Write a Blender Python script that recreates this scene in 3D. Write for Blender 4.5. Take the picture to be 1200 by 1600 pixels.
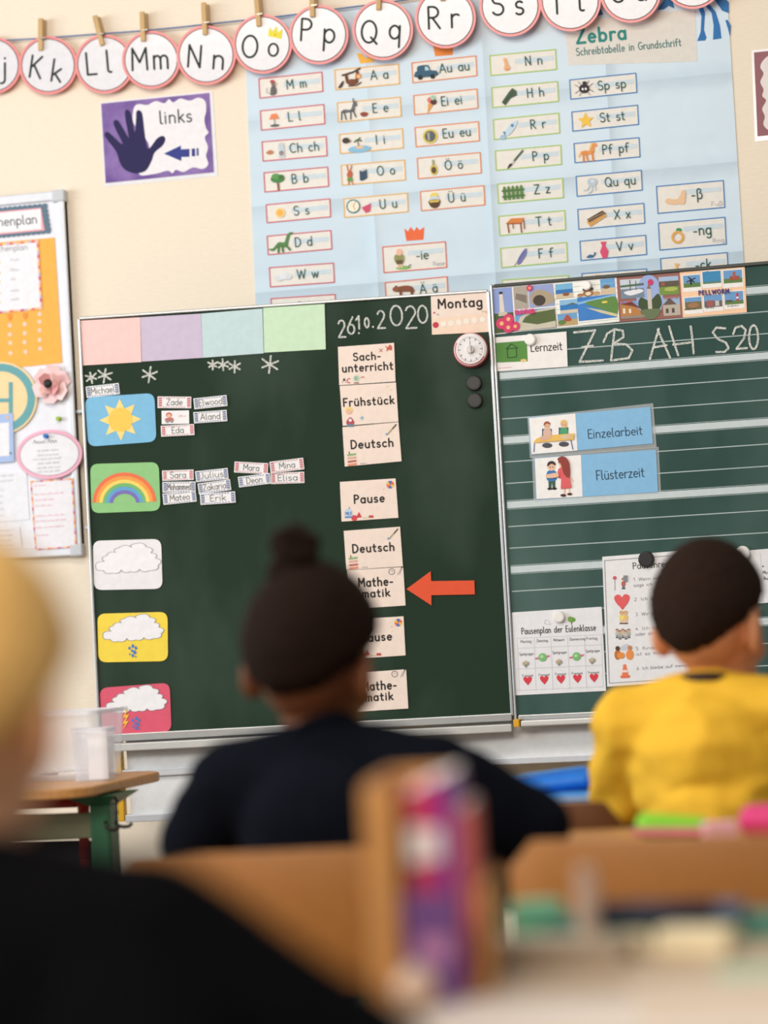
import bpy, bmesh, math, random
from mathutils import Vector, Matrix, noise
random.seed(7)
sc = bpy.context.scene
for o in list(bpy.data.objects): bpy.data.objects.remove(o, do_unlink=True)
R = math.radians
# ------------------------------------------------------------------ camera, world, lights, exposure
F = 4250.0                                   # focal length in pixels of the 1200 x 1600 frame (85 mm on a 24 mm wide sensor)
YAW, PIT, ROL = R(-13.952), R(2.2185), R(-3.1625)
CAM = Vector((1.2579, -6.3610, 1.0))
fw = Vector((math.sin(YAW)*math.cos(PIT), math.cos(YAW)*math.cos(PIT), math.sin(PIT)))
r0 = Vector((math.cos(YAW), -math.sin(YAW), 0)); u0 = r0.cross(fw)
cr = r0*math.cos(ROL) + u0*math.sin(ROL); cu = -r0*math.sin(ROL) + u0*math.cos(ROL)
cd = bpy.data.cameras.new('camera'); cam = bpy.data.objects.new('camera', cd); sc.collection.objects.link(cam)
cam.matrix_world = Matrix(((cr.x, cu.x, -fw.x, CAM.x), (cr.y, cu.y, -fw.y, CAM.y), (cr.z, cu.z, -fw.z, CAM.z), (0, 0, 0, 1)))
cd.sensor_fit = 'HORIZONTAL'; cd.sensor_width = 24; cd.lens = 85; cd.clip_start = .05
cd.dof.use_dof = True; cd.dof.focus_distance = 6.15; cd.dof.aperture_fstop = 1.5
sc.camera = cam
sc.view_settings.view_transform = 'Standard'; sc.view_settings.look = 'None'
sc.view_settings.exposure = -0.27; sc.view_settings.gamma = 1.0; sc.view_settings.use_curve_mapping = False
w = bpy.data.worlds.new('room_light'); sc.world = w; w.use_nodes = True
bg = w.node_tree.nodes['Background']; bg.inputs[0].default_value = (.96, .975, 1.0, 1); bg.inputs[1].default_value = .29
def area(name, loc, target, sx, sy, power, col):
    l = bpy.data.lights.new(name, 'AREA'); l.shape = 'RECTANGLE'; l.size = sx; l.size_y = sy; l.energy = power; l.color = col
    o = bpy.data.objects.new(name, l); sc.collection.objects.link(o); o.location = loc
    o.rotation_euler = (Vector(target) - Vector(loc)).to_track_quat('-Z', 'Y').to_euler(); return o
area('window_daylight', (-4.4, -3.3, 2.0), (-.3, -.6, 1.35), 3.4, 1.7, 168, (.86, .935, 1))
area('ceiling_lamp_light', (-.6, -2.9, 3.3), (-.5, -1.0, .8), 2.6, .6, 52, (1, .90, .78))
area('rear_fill_light', (-.3, -6.9, 3.0), (.2, -4.0, .8), 3.0, 1.0, 175, (1, .90, .78))  # unseen fill light added behind the camera to brighten the children's backs
# ------------------------------------------------------------------ helpers
def ray(x, y): return fw + cr*((x-600)/F) - cu*((y-800)/F)
def dep(x, y, z): return CAM + ray(x, y)*z                       # the point at forward distance z behind a pixel
def lev(x, y, h): d = ray(x, y); return CAM + d*((h-CAM.z)/d.z)  # the point at height h behind a pixel
class Plane:
    def __init__(s, o, n): s.o = Vector(o); s.n = Vector(n).normalized()
    def at(s, x, y, off=0.0):
        d = ray(x, y); o = s.o + s.n*off
        return CAM + d*((o-CAM).dot(s.n)/d.dot(s.n))
AL = R(8)
WALL = Plane((0, 0, 0), (0, -1, 0)); BOARD = Plane((0, -.15, 0), (0, -1, 0)); WING = Plane((0, -.15, 0), (math.sin(AL), -math.cos(AL), 0))
_m = {}
def lin(c): return tuple(((v/255)/12.92 if v/255 <= .04045 else ((v/255+.055)/1.055)**2.4) for v in c)
def mat(col, rough=.6, kind='paper', **k):
    key = (tuple(col), rough, kind, tuple(sorted(k.items())))
    if key in _m: return _m[key]
    m = bpy.data.materials.new(kind); m.use_nodes = True; nt = m.node_tree; N = nt.nodes; L = nt.links
    b = N['Principled BSDF']; b.inputs['Roughness'].default_value = rough
    c = lin(col); b.inputs['Metallic'].default_value = k.get('metal', 0)
    b.inputs['Specular IOR Level'].default_value = k.get('spec', .35)
    tc = N.new('ShaderNodeTexCoord'); nz = N.new('ShaderNodeTexNoise'); nz.inputs['Scale'].default_value = k.get('scale', 60); nz.inputs['Detail'].default_value = 4
    mp = N.new('ShaderNodeMapping'); mp.inputs['Scale'].default_value = k.get('stretch', (1, 1, 1))
    L.new(tc.outputs['Object'], mp.inputs['Vector']); L.new(mp.outputs[0], nz.inputs['Vector'])
    rp = N.new('ShaderNodeValToRGB'); a = k.get('vary', .035); c2 = k.get('col2'); lo, hi = k.get('ramp', (.3, .7))
    rp.color_ramp.elements[0].position = lo; rp.color_ramp.elements[1].position = hi
    ca = lin(c2) if c2 else tuple(max(0, v*(1-a)) for v in c); cb = c if c2 else tuple(min(1, v*(1+a)) for v in c)
    rp.color_ramp.elements[0].color = (*ca, 1); rp.color_ramp.elements[1].color = (*cb, 1)
    L.new(nz.outputs['Fac'], rp.inputs['Fac']); L.new(rp.outputs[0], b.inputs['Base Color'])
    if k.get('bump'):
        bp = N.new('ShaderNodeBump'); bp.inputs['Strength'].default_value = k['bump']; bp.inputs['Distance'].default_value = k.get('bdist', .002)
        L.new(nz.outputs['Fac'], bp.inputs['Height']); L.new(bp.outputs[0], b.inputs['Normal'])
    if k.get('alpha') is not None: b.inputs['Alpha'].default_value = k['alpha']
    if k.get('sheen'): b.inputs['Sheen Weight'].default_value = k['sheen']
    if k.get('sss'): b.inputs['Subsurface Weight'].default_value = k['sss']; b.inputs['Subsurface Radius'].default_value = (.01, .004, .002)
    _m[key] = m; return m
def chalk():
    if 'chalk' in _m: return _m['chalk']
    m = bpy.data.materials.new('chalk'); m.use_nodes = True; N = m.node_tree.nodes; L = m.node_tree.links
    b = N['Principled BSDF']; b.inputs['Base Color'].default_value = (*lin((232, 234, 228)), 1); b.inputs['Roughness'].default_value = .95
    tc = N.new('ShaderNodeTexCoord'); nz = N.new('ShaderNodeTexNoise'); nz.inputs['Scale'].default_value = 420; nz.inputs['Detail'].default_value = 2
    mr = N.new('ShaderNodeMapRange'); mr.inputs[1].default_value = .38; mr.inputs[2].default_value = .6; mr.inputs[3].default_value = .35; mr.inputs[4].default_value = 1
    L.new(tc.outputs['Object'], nz.inputs['Vector']); L.new(nz.outputs['Fac'], mr.inputs[0]); L.new(mr.outputs[0], b.inputs['Alpha'])
    _m['chalk'] = m; return m
def tag(o, label=None, cat=None, group=None, kind=None):
    if label: o['label'] = label
    if cat: o['category'] = cat
    if group: o['group'] = group
    if kind: o['kind'] = kind
    return o
def thing(name, label, cat, loc, group=None, rz=0):
    o = bpy.data.objects.new(name, None); sc.collection.objects.link(o); o.location = loc; o.rotation_euler = (0, 0, rz); o.empty_display_size = .05
    return tag(o, label, cat, group)
def link(name, me, parent=None, smooth=False):
    o = bpy.data.objects.new(name, me); sc.collection.objects.link(o)
    if parent is not None: o.parent = parent
    if smooth:
        for p in me.polygons: p.use_smooth = True
    return o
def org(parent):
    v = Vector((0, 0, 0))
    while parent is not None: v += parent.location; parent = parent.parent
    return v
def mob(name, bm, m, parent=None, smooth=False, bevel=0, world=False):
    if world:
        bmesh.ops.translate(bm, verts=bm.verts, vec=-org(parent))
    me = bpy.data.meshes.new(name); bmesh.ops.recalc_face_normals(bm, faces=bm.faces); bm.to_mesh(me); bm.free(); me.materials.append(m)
    o = link(name, me, parent, smooth)
    if bevel:
        md = o.modifiers.new('bevel', 'BEVEL'); md.width = bevel; md.segments = 2; md.limit_method = 'ANGLE'
    return o
# ---- solid builders
def box(bm, c, s, rot=None):
    M = Matrix.Translation(c) @ (rot.to_4x4() if rot else Matrix()) @ Matrix.Diagonal((s[0], s[1], s[2], 1))
    bmesh.ops.create_cube(bm, size=1, matrix=M)
def tube(bm, pts, r, seg=10):
    pts = [Vector(p) for p in pts]; rings = []
    for i, p in enumerate(pts):
        a = pts[max(i-1, 0)]; b = pts[min(i+1, len(pts)-1)]; d = (b-a).normalized()
        q = d.to_track_quat('Z', 'Y'); rr = r[i] if isinstance(r, (list, tuple)) else r
        rings.append([bm.verts.new(p + q @ Vector((rr*math.cos(2*math.pi*k/seg), rr*math.sin(2*math.pi*k/seg), 0))) for k in range(seg)])
    for a, b in zip(rings, rings[1:]):
        for k in range(seg): bm.faces.new((a[k], a[(k+1) % seg], b[(k+1) % seg], b[k]))
    bm.faces.new(rings[0]); bm.faces.new(rings[-1])
def capsule(bm, p0, p1, ra, rb, seg=14, n=5):
    p0 = Vector(p0); p1 = Vector(p1); d = (p1-p0); d = d.normalized() if d.length > 1e-6 else Vector((0, 0, 1))
    pts = []; rs = []
    for i in range(n): a = math.pi/2*(1 - i/n)*.98; pts.append(p0 - d*ra*math.sin(a)); rs.append(ra*math.cos(a))
    pts += [p0, p1]; rs += [ra, rb]
    for i in range(1, n+1): a = math.pi/2*(i/n)*.98; pts.append(p1 + d*rb*math.sin(a)); rs.append(rb*math.cos(a))
    q = d.to_track_quat('Z', 'Y'); rings = []
    for p, rr in zip(pts, rs): rings.append([bm.verts.new(p + q @ Vector((rr*math.cos(2*math.pi*k/seg), rr*math.sin(2*math.pi*k/seg), 0))) for k in range(seg)])
    for a, b in zip(rings, rings[1:]):
        for k in range(seg): bm.faces.new((a[k], a[(k+1) % seg], b[(k+1) % seg], b[k]))
    bm.faces.new(rings[0]); bm.faces.new(rings[-1])
def ellip(bm, c, rad, rot=None, u=20, v=14):
    M = Matrix.Translation(c) @ (rot.to_4x4() if rot else Matrix()) @ Matrix.Diagonal((*rad, 1))
    bmesh.ops.create_uvsphere(bm, u_segments=u, v_segments=v, radius=1, matrix=M)
def rrect(w_, h_, r, n=6):
    out = []
    for cx, cy, a0 in ((w_/2-r, h_/2-r, 0), (-w_/2+r, h_/2-r, 90), (-w_/2+r, -h_/2+r, 180), (w_/2-r, -h_/2+r, 270)):
        for i in range(n+1): a = R(a0+90*i/n); out.append((cx+r*math.cos(a), cy+r*math.sin(a)))
    return out
def prism(bm, pts, z0, z1, f=None):
    f = f or (lambda x, y, z: Vector((x, y, z)))
    a = [bm.verts.new(f(x, y, z0)) for x, y in pts]; b = [bm.verts.new(f(x, y, z1)) for x, y in pts]; n = len(pts)
    bm.faces.new(a); bm.faces.new(b)
    for i in range(n): bm.faces.new((a[i], a[(i+1) % n], b[(i+1) % n], b[i]))
# ------------------------------------------------------------------ single-stroke lettering
def A(cx, cy, rx, ry, a0, a1, n=None):
    n = n or max(4, int(abs(a1-a0)/20))
    return [(cx+rx*math.cos(R(a0+(a1-a0)*i/n)), cy+ry*math.sin(R(a0+(a1-a0)*i/n))) for i in range(n+1)]
def dot(x, y): return [(x, y-.012), (x, y+.012)]
_o = A(.25, .3, .23, .3, 0, 360, 20)
_u = [[(.05, .6), (.05, .22)]+A(.26, .22, .21, .22, 180, 360), [(.47, .6), (.47, 0)]]
_a = [_o, [(.48, .6), (.48, 0)]]
_O = [A(.36, .5, .34, .5, 90, 450, 24)]; _Uc = [[(.05, 1), (.05, .33)]+A(.33, .33, .28, .33, 180, 360)+[(.61, 1)]]
_Ac = [[(0, 0), (.34, 1), (.68, 0)], [(.12, .34), (.56, .34)]]
G = {'a': (.52, _a), 'b': (.53, [[(.05, 1), (.05, 0)], A(.28, .3, .23, .3, 180, 540, 20)]), 'c': (.46, [A(.27, .3, .24, .3, 50, 310)]),
 'd': (.53, [_o, [(.48, 1), (.48, 0)]]), 'e': (.5, [[(.04, .32), (.49, .32)]+A(.265, .3, .225, .3, 5, 310)]), 'f': (.4, [A(.34, .82, .19, .18, 60, 180)+[(.15, 0)], [(0, .58), (.36, .58)]]),
 'g': (.53, [_o, [(.48, .6), (.48, -.15)]+A(.26, -.15, .22, .2, 0, -150)]), 'h': (.52, [[(.05, 1), (.05, 0)], A(.26, .38, .21, .22, 180, 0)+[(.47, 0)]]),
 'i': (.12, [[(.05, .6), (.05, 0)], dot(.05, .82)]), 'j': (.2, [[(.15, .6), (.15, -.15)]+A(0, -.15, .15, .18, 0, -110), dot(.15, .82)]),
 'k': (.46, [[(.05, 1), (.05, 0)], [(.42, .6), (.06, .26)], [(.16, .36), (.46, 0)]]), 'l': (.2, [[(.05, 1), (.05, .12)]+A(.16, .12, .11, .12, 180, 290)]),
 'm': (.72, [[(.05, .6), (.05, 0)], A(.2, .42, .15, .18, 180, 0)+[(.35, 0)], A(.51, .42, .16, .18, 180, 0)+[(.67, 0)]]),
 'n': (.52, [[(.05, .6), (.05, 0)], A(.26, .38, .21, .22, 180, 0)+[(.47, 0)]]), 'o': (.5, [_o]),
 'p': (.53, [[(.05, .6), (.05, -.38)], A(.28, .3, .23, .3, 180, 540, 20)]), 'q': (.53, [_o, [(.48, .6), (.48, -.38)]]),
 'r': (.36, [[(.05, .6), (.05, 0)], A(.26, .37, .21, .23, 180, 55)]), 's': (.4, [A(.21, .45, .16, .15, 40, 255)[:-1]+A(.19, .155, .18, .155, 85, -145)]),
 't': (.36, [[(.14, .88), (.14, .12)]+A(.26, .12, .12, .12, 180, 300), [(0, .6), (.33, .6)]]), 'u': (.52, _u),
 'v': (.46, [[(0, .6), (.23, 0), (.46, .6)]]), 'w': (.68, [[(0, .6), (.17, 0), (.34, .55), (.51, 0), (.68, .6)]]), 'x': (.42, [[(0, .6), (.42, 0)], [(.42, .6), (0, 0)]]),
 'y': (.46, [[(0, .6), (.24, .02)], [(.46, .6), (.1, -.36)]]), 'z': (.42, [[(.02, .6), (.4, .6), (.02, 0), (.42, 0)]]), 
 'ß': (.52, [[(.05, -.3), (.05, .75)]+A(.23, .78, .18, .2, 180, 0)+[(.3, .55)]+A(.26, .28, .24, .28, 75, -120)]),
 'A': (.68, _Ac), 'B': (.56, [[(.05, 1), (.05, 0)], [(.05, 1)]+A(.26, .76, .22, .24, 90, -90)+[(.05, .52)]+A(.28, .26, .26, .26, 90, -90)+[(.05, 0)]]),
 'C': (.66, [A(.38, .5, .36, .5, 50, 310)]), 'D': (.64, [[(.05, 1), (.05, 0)], [(.05, 1)]+A(.22, .5, .4, .5, 90, -90)+[(.05, 0)]]),
 'E': (.48, [[(.46, 1), (.05, 1), (.05, 0), (.48, 0)], [(.05, .52), (.4, .52)]]), 'F': (.46, [[(.46, 1), (.05, 1), (.05, 0)], [(.05, .52), (.38, .52)]]),
 'G': (.7, [A(.38, .5, .36, .5, 50, 345)+[(.74, .45), (.45, .45)]]), 'H': (.62, [[(.05, 1), (.05, 0)], [(.57, 1), (.57, 0)], [(.05, .52), (.57, .52)]]), 'I': (.12, [[(.05, 1), (.05, 0)]]),
 'J': (.36, [[(.3, 1), (.3, .2)]+A(.14, .2, .16, .2, 0, -130)]), 'K': (.54, [[(.05, 1), (.05, 0)], [(.5, 1), (.06, .45)], [(.18, .58), (.54, 0)]]), 'L': (.46, [[(.05, 1), (.05, 0), (.46, 0)]]),
 'M': (.76, [[(.05, 0), (.08, 1), (.39, .35), (.7, 1), (.73, 0)]]), 'N': (.64, [[(.05, 0), (.05, 1), (.59, 0), (.59, 1)]]), 'O': (.72, _O),
 'P': (.52, [[(.05, 1), (.05, 0)], [(.05, 1)]+A(.24, .75, .26, .25, 90, -90)+[(.05, .5)]]), 'Q': (.74, [_O[0], [(.46, .25), (.74, -.04)]]),
 'R': (.56, [[(.05, 1), (.05, 0)], [(.05, 1)]+A(.24, .75, .26, .25, 90, -90)+[(.05, .5)], [(.22, .5), (.56, 0)]]),
 'S': (.54, [A(.28, .75, .24, .25, 35, 255)[:-1]+A(.26, .26, .26, .26, 85, -150)]), 'T': (.6, [[(0, 1), (.6, 1)], [(.3, 1), (.3, 0)]]), 'U': (.66, _Uc),
 'V': (.62, [[(0, 1), (.31, 0), (.62, 1)]]), 'W': (.92, [[(0, 1), (.22, 0), (.46, .9), (.7, 0), (.92, 1)]]), 'X': (.58, [[(0, 1), (.58, 0)], [(.58, 1), (0, 0)]]),
 'Y': (.58, [[(0, 1), (.29, .5), (.58, 1)], [(.29, .5), (.29, 0)]]), 'Z': (.58, [[(.03, 1), (.56, 1), (.02, 0), (.58, 0)]]),
 '0': (.5, [A(.25, .5, .23, .5, 90, 450, 20)]), '1': (.3, [[(0, .7), (.22, 1), (.22, 0)]]), '2': (.5, [A(.25, .74, .22, .26, 160, -30)+[(.02, 0), (.5, 0)]]),
 '3': (.46, [A(.22, .76, .2, .24, 150, -80)+A(.22, .27, .22, .27, 85, -150)]), '4': (.5, [[(.3, 1), (0, .3), (.5, .3)], [(.36, .6), (.36, 0)]]),
 '5': (.46, [[(.42, 1), (.1, 1), (.06, .58)]+A(.22, .3, .22, .32, 110, -140)]), '6': (.48, [[(.36, 1), (.1, .5)]+A(.24, .28, .21, .28, 150, 510)]),
 '.': (.12, [dot(.05, .02)]), ',': (.12, [[(.07, .05), (.03, -.12)]]), '-': (.36, [[(.04, .34), (.32, .34)]]), ' ': (.4, [])}
for ch, b_, xs in (('ä', 'a', (.13, .37)), ('ö', 'o', (.13, .37)), ('ü', 'u', (.15, .38))): G[ch] = (G[b_][0], G[b_][1]+[dot(x, .84) for x in xs])
for ch, b_, xs in (('Ä', 'A', (.2, .48)), ('Ö', 'O', (.24, .48)), ('Ü', 'U', (.2, .46))): G[ch] = (G[b_][0], G[b_][1]+[dot(x, 1.2) for x in xs])
def catmull(p, n=5):
    out = []; N = len(p)
    for i in range(N):
        a, b, c, d = p[i-1], p[i], p[(i+1) % N], p[(i+2) % N]
        for k in range(n):
            t = k/n
            out.append(tuple(.5*((2*b[j])+(-a[j]+c[j])*t+(2*a[j]-5*b[j]+4*c[j]-d[j])*t*t+(-a[j]+3*b[j]-3*c[j]+d[j])*t**3) for j in (0, 1)))
    return out
class Pen:
    """draws flat printed or chalked shapes on a plane; build() makes them one mesh"""
    def __init__(s, plane, off): s.pl = plane; s.off = off; s.f = []; s.fr = None; s.k = 0; s.mats = {}
    def frame(s, cx=None, cy=None, sx=1, ang=0, sy=None):
        if cx is None: s.fr = None; return s
        sy = sy or sx; c, n = math.cos(R(ang)), math.sin(R(ang))
        s.fr = lambda x, y: (cx+sx*x*c-sy*y*n, cy-sx*x*n-sy*y*c); return s
    def quad(s, q):
        (a, b, c, d) = q
        s.fr = lambda u, v: tuple((a[i]*(1-u)+b[i]*u)*v + (d[i]*(1-u)+c[i]*u)*(1-v) for i in (0, 1)); return s
    def poly(s, pts, col, layer=1):
        s.k += 1; o = s.off+layer*.0005+(s.k % 12)*1.5e-5
        s.f.append(([s.pl.at(*(s.fr(*p) if s.fr else p), o) for p in pts], col)); return s
    def rect(s, x0, y0, x1, y1, col, layer=1): return s.poly([(x0, y0), (x1, y0), (x1, y1), (x0, y1)], col, layer)
    def ell(s, cx, cy, rx, ry, col, layer=1, n=20): return s.poly([(cx+rx*math.cos(2*math.pi*i/n), cy+ry*math.sin(2*math.pi*i/n)) for i in range(n)], col, layer)
    def blob(s, pts, col, layer=1): return s.poly(catmull(pts), col, layer)
    def ring(s, cx, cy, rx, ry, t, col, layer=1, a0=0, a1=360):
        n = max(6, int(abs(a1-a0)/12))
        for i in range(n):
            a, b = R(a0+(a1-a0)*i/n), R(a0+(a1-a0)*(i+1)/n)
            s.poly([(cx+rx*math.cos(a), cy+ry*math.sin(a)), (cx+rx*math.cos(b), cy+ry*math.sin(b)), (cx+(rx-t)*math.cos(b), cy+(ry-t)*math.sin(b)), (cx+(rx-t)*math.cos(a), cy+(ry-t)*math.sin(a))], col, layer)
            s.k -= 1
        s.k += 1; return s
    def stroke(s, pts, w, col, layer=1, closed=False):
        if closed: pts = list(pts)+[pts[0]]
        P = [Vector(p) for p in pts]; h = w/2; n = len(P); run = []
        def cap(p): s.poly([(p.x+h*math.cos(k*math.pi/4), p.y+h*math.sin(k*math.pi/4)) for k in range(8)], col, layer)
        def flush():
            for (a, b), (c, d) in zip(run, run[1:]): s.poly([a, c, d, b], col, layer); s.k -= 1
            s.k += 1
        def pair(p, d): nn = Vector((-d.y, d.x))*h; return (tuple(p+nn), tuple(p-nn))
        D = [(P[i+1]-P[i]).normalized() for i in range(n-1)]
        if w > .9 or s.fr: cap(P[0])
        run = [pair(P[0], D[0])]
        for i in range(1, n-1):
            if D[i-1].dot(D[i]) > .8:
                run.append(pair(P[i], (D[i-1]+D[i]).normalized()))
            else:
                run.append(pair(P[i], D[i-1])); flush(); cap(P[i]); run = [pair(P[i], D[i])]
        run.append(pair(P[-1], D[-1])); flush()
        if w > .9 or s.fr: cap(P[-1])
        return s
    def text(s, t, x, y, h, col, wt=.1, ang=0, w=None, gap=.14, layer=1, slant=0, jit=0):
        tot = sum(G[c][0]+gap for c in t)-gap; k = (w/(tot*h)) if w else 1; c_, n_ = math.cos(R(ang)), math.sin(R(ang))
        sg = 1 if s.fr else -1; X = 0
        for c in t:
            jj = (random.uniform(-jit, jit), random.uniform(-jit, jit))
            for st in G[c][1]:
                pts = []
                for px, py in st:
                    a = (X+px+slant*py+jj[0])*h*k; b = (py+jj[1])*h; pts.append((x+a*c_-b*n_, y+sg*(a*n_+b*c_)))
                s.stroke(pts, wt*h, col, layer)
            X += G[c][0]+gap
        return s
    def scribble(s, x, y, w, h, col, wt=.5, ang=0, layer=1, seed=0):            # unreadable small print, drawn as a broken wavy line
        rr = random.Random(seed+int(x*7+y*13)); a = 0; c_, n_ = math.cos(R(ang)), math.sin(R(ang))
        while a < w-h:
            l = min(rr.uniform(2, 5)*h, w-a); n = max(3, int(l/h*2.2)); pts = []
            for i in range(n+1): u = a+l*i/n; v = (h if i % 2 else 0)*rr.uniform(.5, 1.2); pts.append((x+u*c_-v*n_, y-(u*n_+v*c_)))
            s.stroke(pts, wt, col, layer); a += l+h*.8
        return s
    def build(s, name, parent, label=None, rough=.6):
        if not s.f: return None
        o0 = org(parent); V = []; Fc = []; I = []; cols = []
        for pts, col in s.f:
            if col not in cols: cols.append(col)
            Fc.append(range(len(V), len(V)+len(pts))); V += [p-o0 for p in pts]; I.append(cols.index(col))
        me = bpy.data.meshes.new(name); me.from_pydata(V, [], [list(f) for f in Fc])
        for c in cols: me.materials.append(chalk() if c == 'chalk' else (c if isinstance(c, bpy.types.Material) else mat(c, rough)))
        me.polygons.foreach_set('material_index', I)
        o = link(name, me, parent)
        if label: o['label'] = label
        s.f = []; return o
def slab(name, plane, pts, off, th, m, parent, bend=0):
    """a sheet or board with thickness whose outline is given at its front face"""
    bm = bmesh.new(); fr = [plane.at(x, y, off+th) for x, y in pts]; bk = [p-plane.n*th for p in fr]
    a = [bm.verts.new(p) for p in fr]; b = [bm.verts.new(p) for p in bk]; n = len(pts)
    bm.faces.new(a); bm.faces.new(b)
    for i in range(n): bm.faces.new((a[i], a[(i+1) % n], b[(i+1) % n], b[i]))
    return mob(name, bm, m, parent, world=True)
def rounded(q, r):
    out = []
    for i in range(4):
        p = Vector(q[i]); a = (Vector(q[i-1])-p).normalized(); b = (Vector(q[(i+1) % 4])-p).normalized(); s_ = p+a*r; e = p+b*r
        for k in range(7): t = k/6; out.append(tuple(s_*(1-t)**2+p*2*t*(1-t)+e*t*t))
    return out
def card(name, label, cat, q, plane, col, off=.001, th=.0012, group=None, rnd=0, rough=.55, m=None):
    c = Vector((sum(p[0] for p in q)/len(q), sum(p[1] for p in q)/len(q)))
    t = thing(name, label, cat, plane.at(c.x, c.y, off), group)
    slab('sheet', plane, rounded(q, rnd) if rnd else q, off, th, m or mat(col, rough), t)
    return t, Pen(plane, off+th)
# ------------------------------------------------------------------ the setting
def struct(name, bm, m):
    o = mob(name, bm, m); o['kind'] = 'structure'; return o
bm = bmesh.new(); box(bm, (-.5, .05, 1.7), (9, .1, 3.4)); struct('wall_front', bm, mat((245, 232, 212), .85, 'woodchip_paint', bump=.28, scale=130, stretch=(.35, 1, 1.6), bdist=.004, vary=.02))
bm = bmesh.new(); box(bm, (-.5, -3.5, -.05), (9, 7, .1)); struct('floor', bm, mat((150, 132, 112), .5, 'linoleum', scale=18, vary=.1))
bm = bmesh.new(); box(bm, (-.5, -.008, .04), (9, .016, .08)); struct('baseboard_front', bm, mat((150, 120, 90), .5, 'painted_wood'))
alu = mat((184, 187, 188), .35, 'aluminium', metal=.75, scale=30); white_metal = mat((232, 234, 236), .4, 'white_enamel')
# ------------------------------------------------------------------ chalkboards
def chalkboard(pl, q, base, dust):
    return mat(base, .55, 'chalkboard_enamel', col2=dust, scale=2.6, ramp=(.28, .62), stretch=(1, 1, .55), spec=.25)
wingq = [(125, 498), (762, 455), (800, 1118), (157, 1152)]
ctr = WING.at(460, 1135, 0)
wing = thing('chalkboard_wing', 'dark green left chalkboard wing with weather cards, name tags and day plan fixed to it', 'chalkboard', ctr)
slab('board_panel', WING, wingq, -.022, .022, mat((44, 61, 49), .75, 'chalkboard_enamel', col2=(70, 86, 76), scale=3.2, ramp=(.22, .5), stretch=(1, 1, .5), spec=.06), wing)
def bar(name, pl, a, b, w0, w1, d0, d1, m, parent, bev=.002):
    """a straight profile on a plane from pixel a to pixel b, reaching w0..w1 metres across and d0..d1 metres off the plane"""
    A_, B_ = pl.at(*a), pl.at(*b); d = (B_-A_).normalized(); s_ = d.cross(pl.n).normalized(); bm = bmesh.new(); vs = []
    for p in (A_, B_):
        for s1, dd in ((w0, d0), (w1, d0), (w1, d1), (w0, d1)): vs.append(bm.verts.new(p+s_*s1+pl.n*dd))
    for f in ((0, 1, 2, 3), (7, 6, 5, 4), (0, 4, 5, 1), (1, 5, 6, 2), (2, 6, 7, 3), (3, 7, 4, 0)): bm.faces.new([vs[i] for i in f])
    return mob(name, bm, m, parent, world=True, bevel=bev)
bar('frame_rail', WING, wingq[0], wingq[1], -.004, .003, -.026, .006, alu, wing); bar('frame_rail', WING, wingq[3], wingq[2], -.006, .012, -.026, .006, alu, wing)
bar('frame_rail', WING, wingq[0], wingq[3], -.002, .005, -.026, .006, alu, wing); bar('frame_rail', WING, wingq[1], wingq[2], -.005, .003, -.026, .006, alu, wing)
bar('chalk_tray', WING, (165, 1157), (800, 1125), .008, .026, -.02, .028, mat((205, 206, 204), .4, 'aluminium_tray', metal=.3), wing)
C_ = chalk()
p = Pen(WING, .0004)
for ch, x, y, h, w_ in (('2', 529, 527, 26, 11), ('6', 543, 522, 26, 12), ('.', 560, 521, 22, 2), ('1', 557, 514, 20, 6), ('0', 570, 512, 15, 7), ('.', 582, 511, 22, 2), ('2', 590, 513, 27, 12), ('0', 610, 509, 31, 20), ('2', 634, 513, 34, 17), ('0', 653, 505, 27, 16)):
    p.text(ch, x, y, h, 'chalk', 2.9/h, 3, w=w_)
p.build('chalk_date', wing)
for k, (x, y, r) in enumerate(((98, 418, 28), (160, 408, 36), (371, 405, 38), (667, 358, 24), (715, 358, 28), (770, 367, 29), (935, 357, 42))):
    p = Pen(WING, .0004); cx, cy, rr = 110+x/3, 450+y/3, r/3; a0 = random.uniform(-12, 12)
    for a in (90, 28, 152): 
        dx, dy = rr*math.cos(R(a+a0)), rr*math.sin(R(a+a0)); l = random.uniform(.75, 1.05)
        p.stroke([(cx-dx*l, cy+dy), (cx+dx*.2, cy-dy*.1), (cx+dx, cy-dy*l)], 2.9, 'chalk')
    p.build('chalk_star', wing)
board = thing('chalkboard', 'wide ruled green chalkboard right of the wing, with chalk writing and postcards along its top', 'chalkboard', BOARD.at(1000, 1110))
bq = [(768, 449), BOARD.at, (807, 1118)]
tl, bl = BOARD.at(768, 449), BOARD.at(808, 1118); X0 = (tl.x+bl.x)/2; ZT, ZB = 1.756, .757; X1 = X0+2.0
bm = bmesh.new(); box(bm, ((X0+X1)/2, -.139, (ZT+ZB)/2), (X1-X0, .022, ZT-ZB))
mob('board_panel', bm, mat((57, 84, 79), .75, 'chalkboard_ruled', col2=(94, 117, 113), scale=2.4, ramp=(.26, .56), stretch=(1, 1, .5), spec=.06), board, world=True)
for x0, x1, z0, z1 in ((X0-.004, X0+.002, ZB-.012, ZT+.006), (X1-.004, X1+.008, ZB-.012, ZT+.006)):
    bm = bmesh.new(); box(bm, ((x0+x1)/2, -.142, (z0+z1)/2), (x1-x0, .03, z1-z0)); mob('frame_rail', bm, alu, board, world=True, bevel=.002)
bm = bmesh.new(); box(bm, ((X0+X1)/2, -.142, ZB-.006), (X1-X0-.01, .03, .012)); mob('frame_rail', bm, alu, board, world=True, bevel=.002)
bm = bmesh.new(); box(bm, ((X0+X1)/2, -.142, ZT+.002), (X1-X0-.01, .03, .008)); mob('frame_rail', bm, mat((60, 66, 62), .4, 'dark_profile'), board, world=True, bevel=.002)
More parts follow.
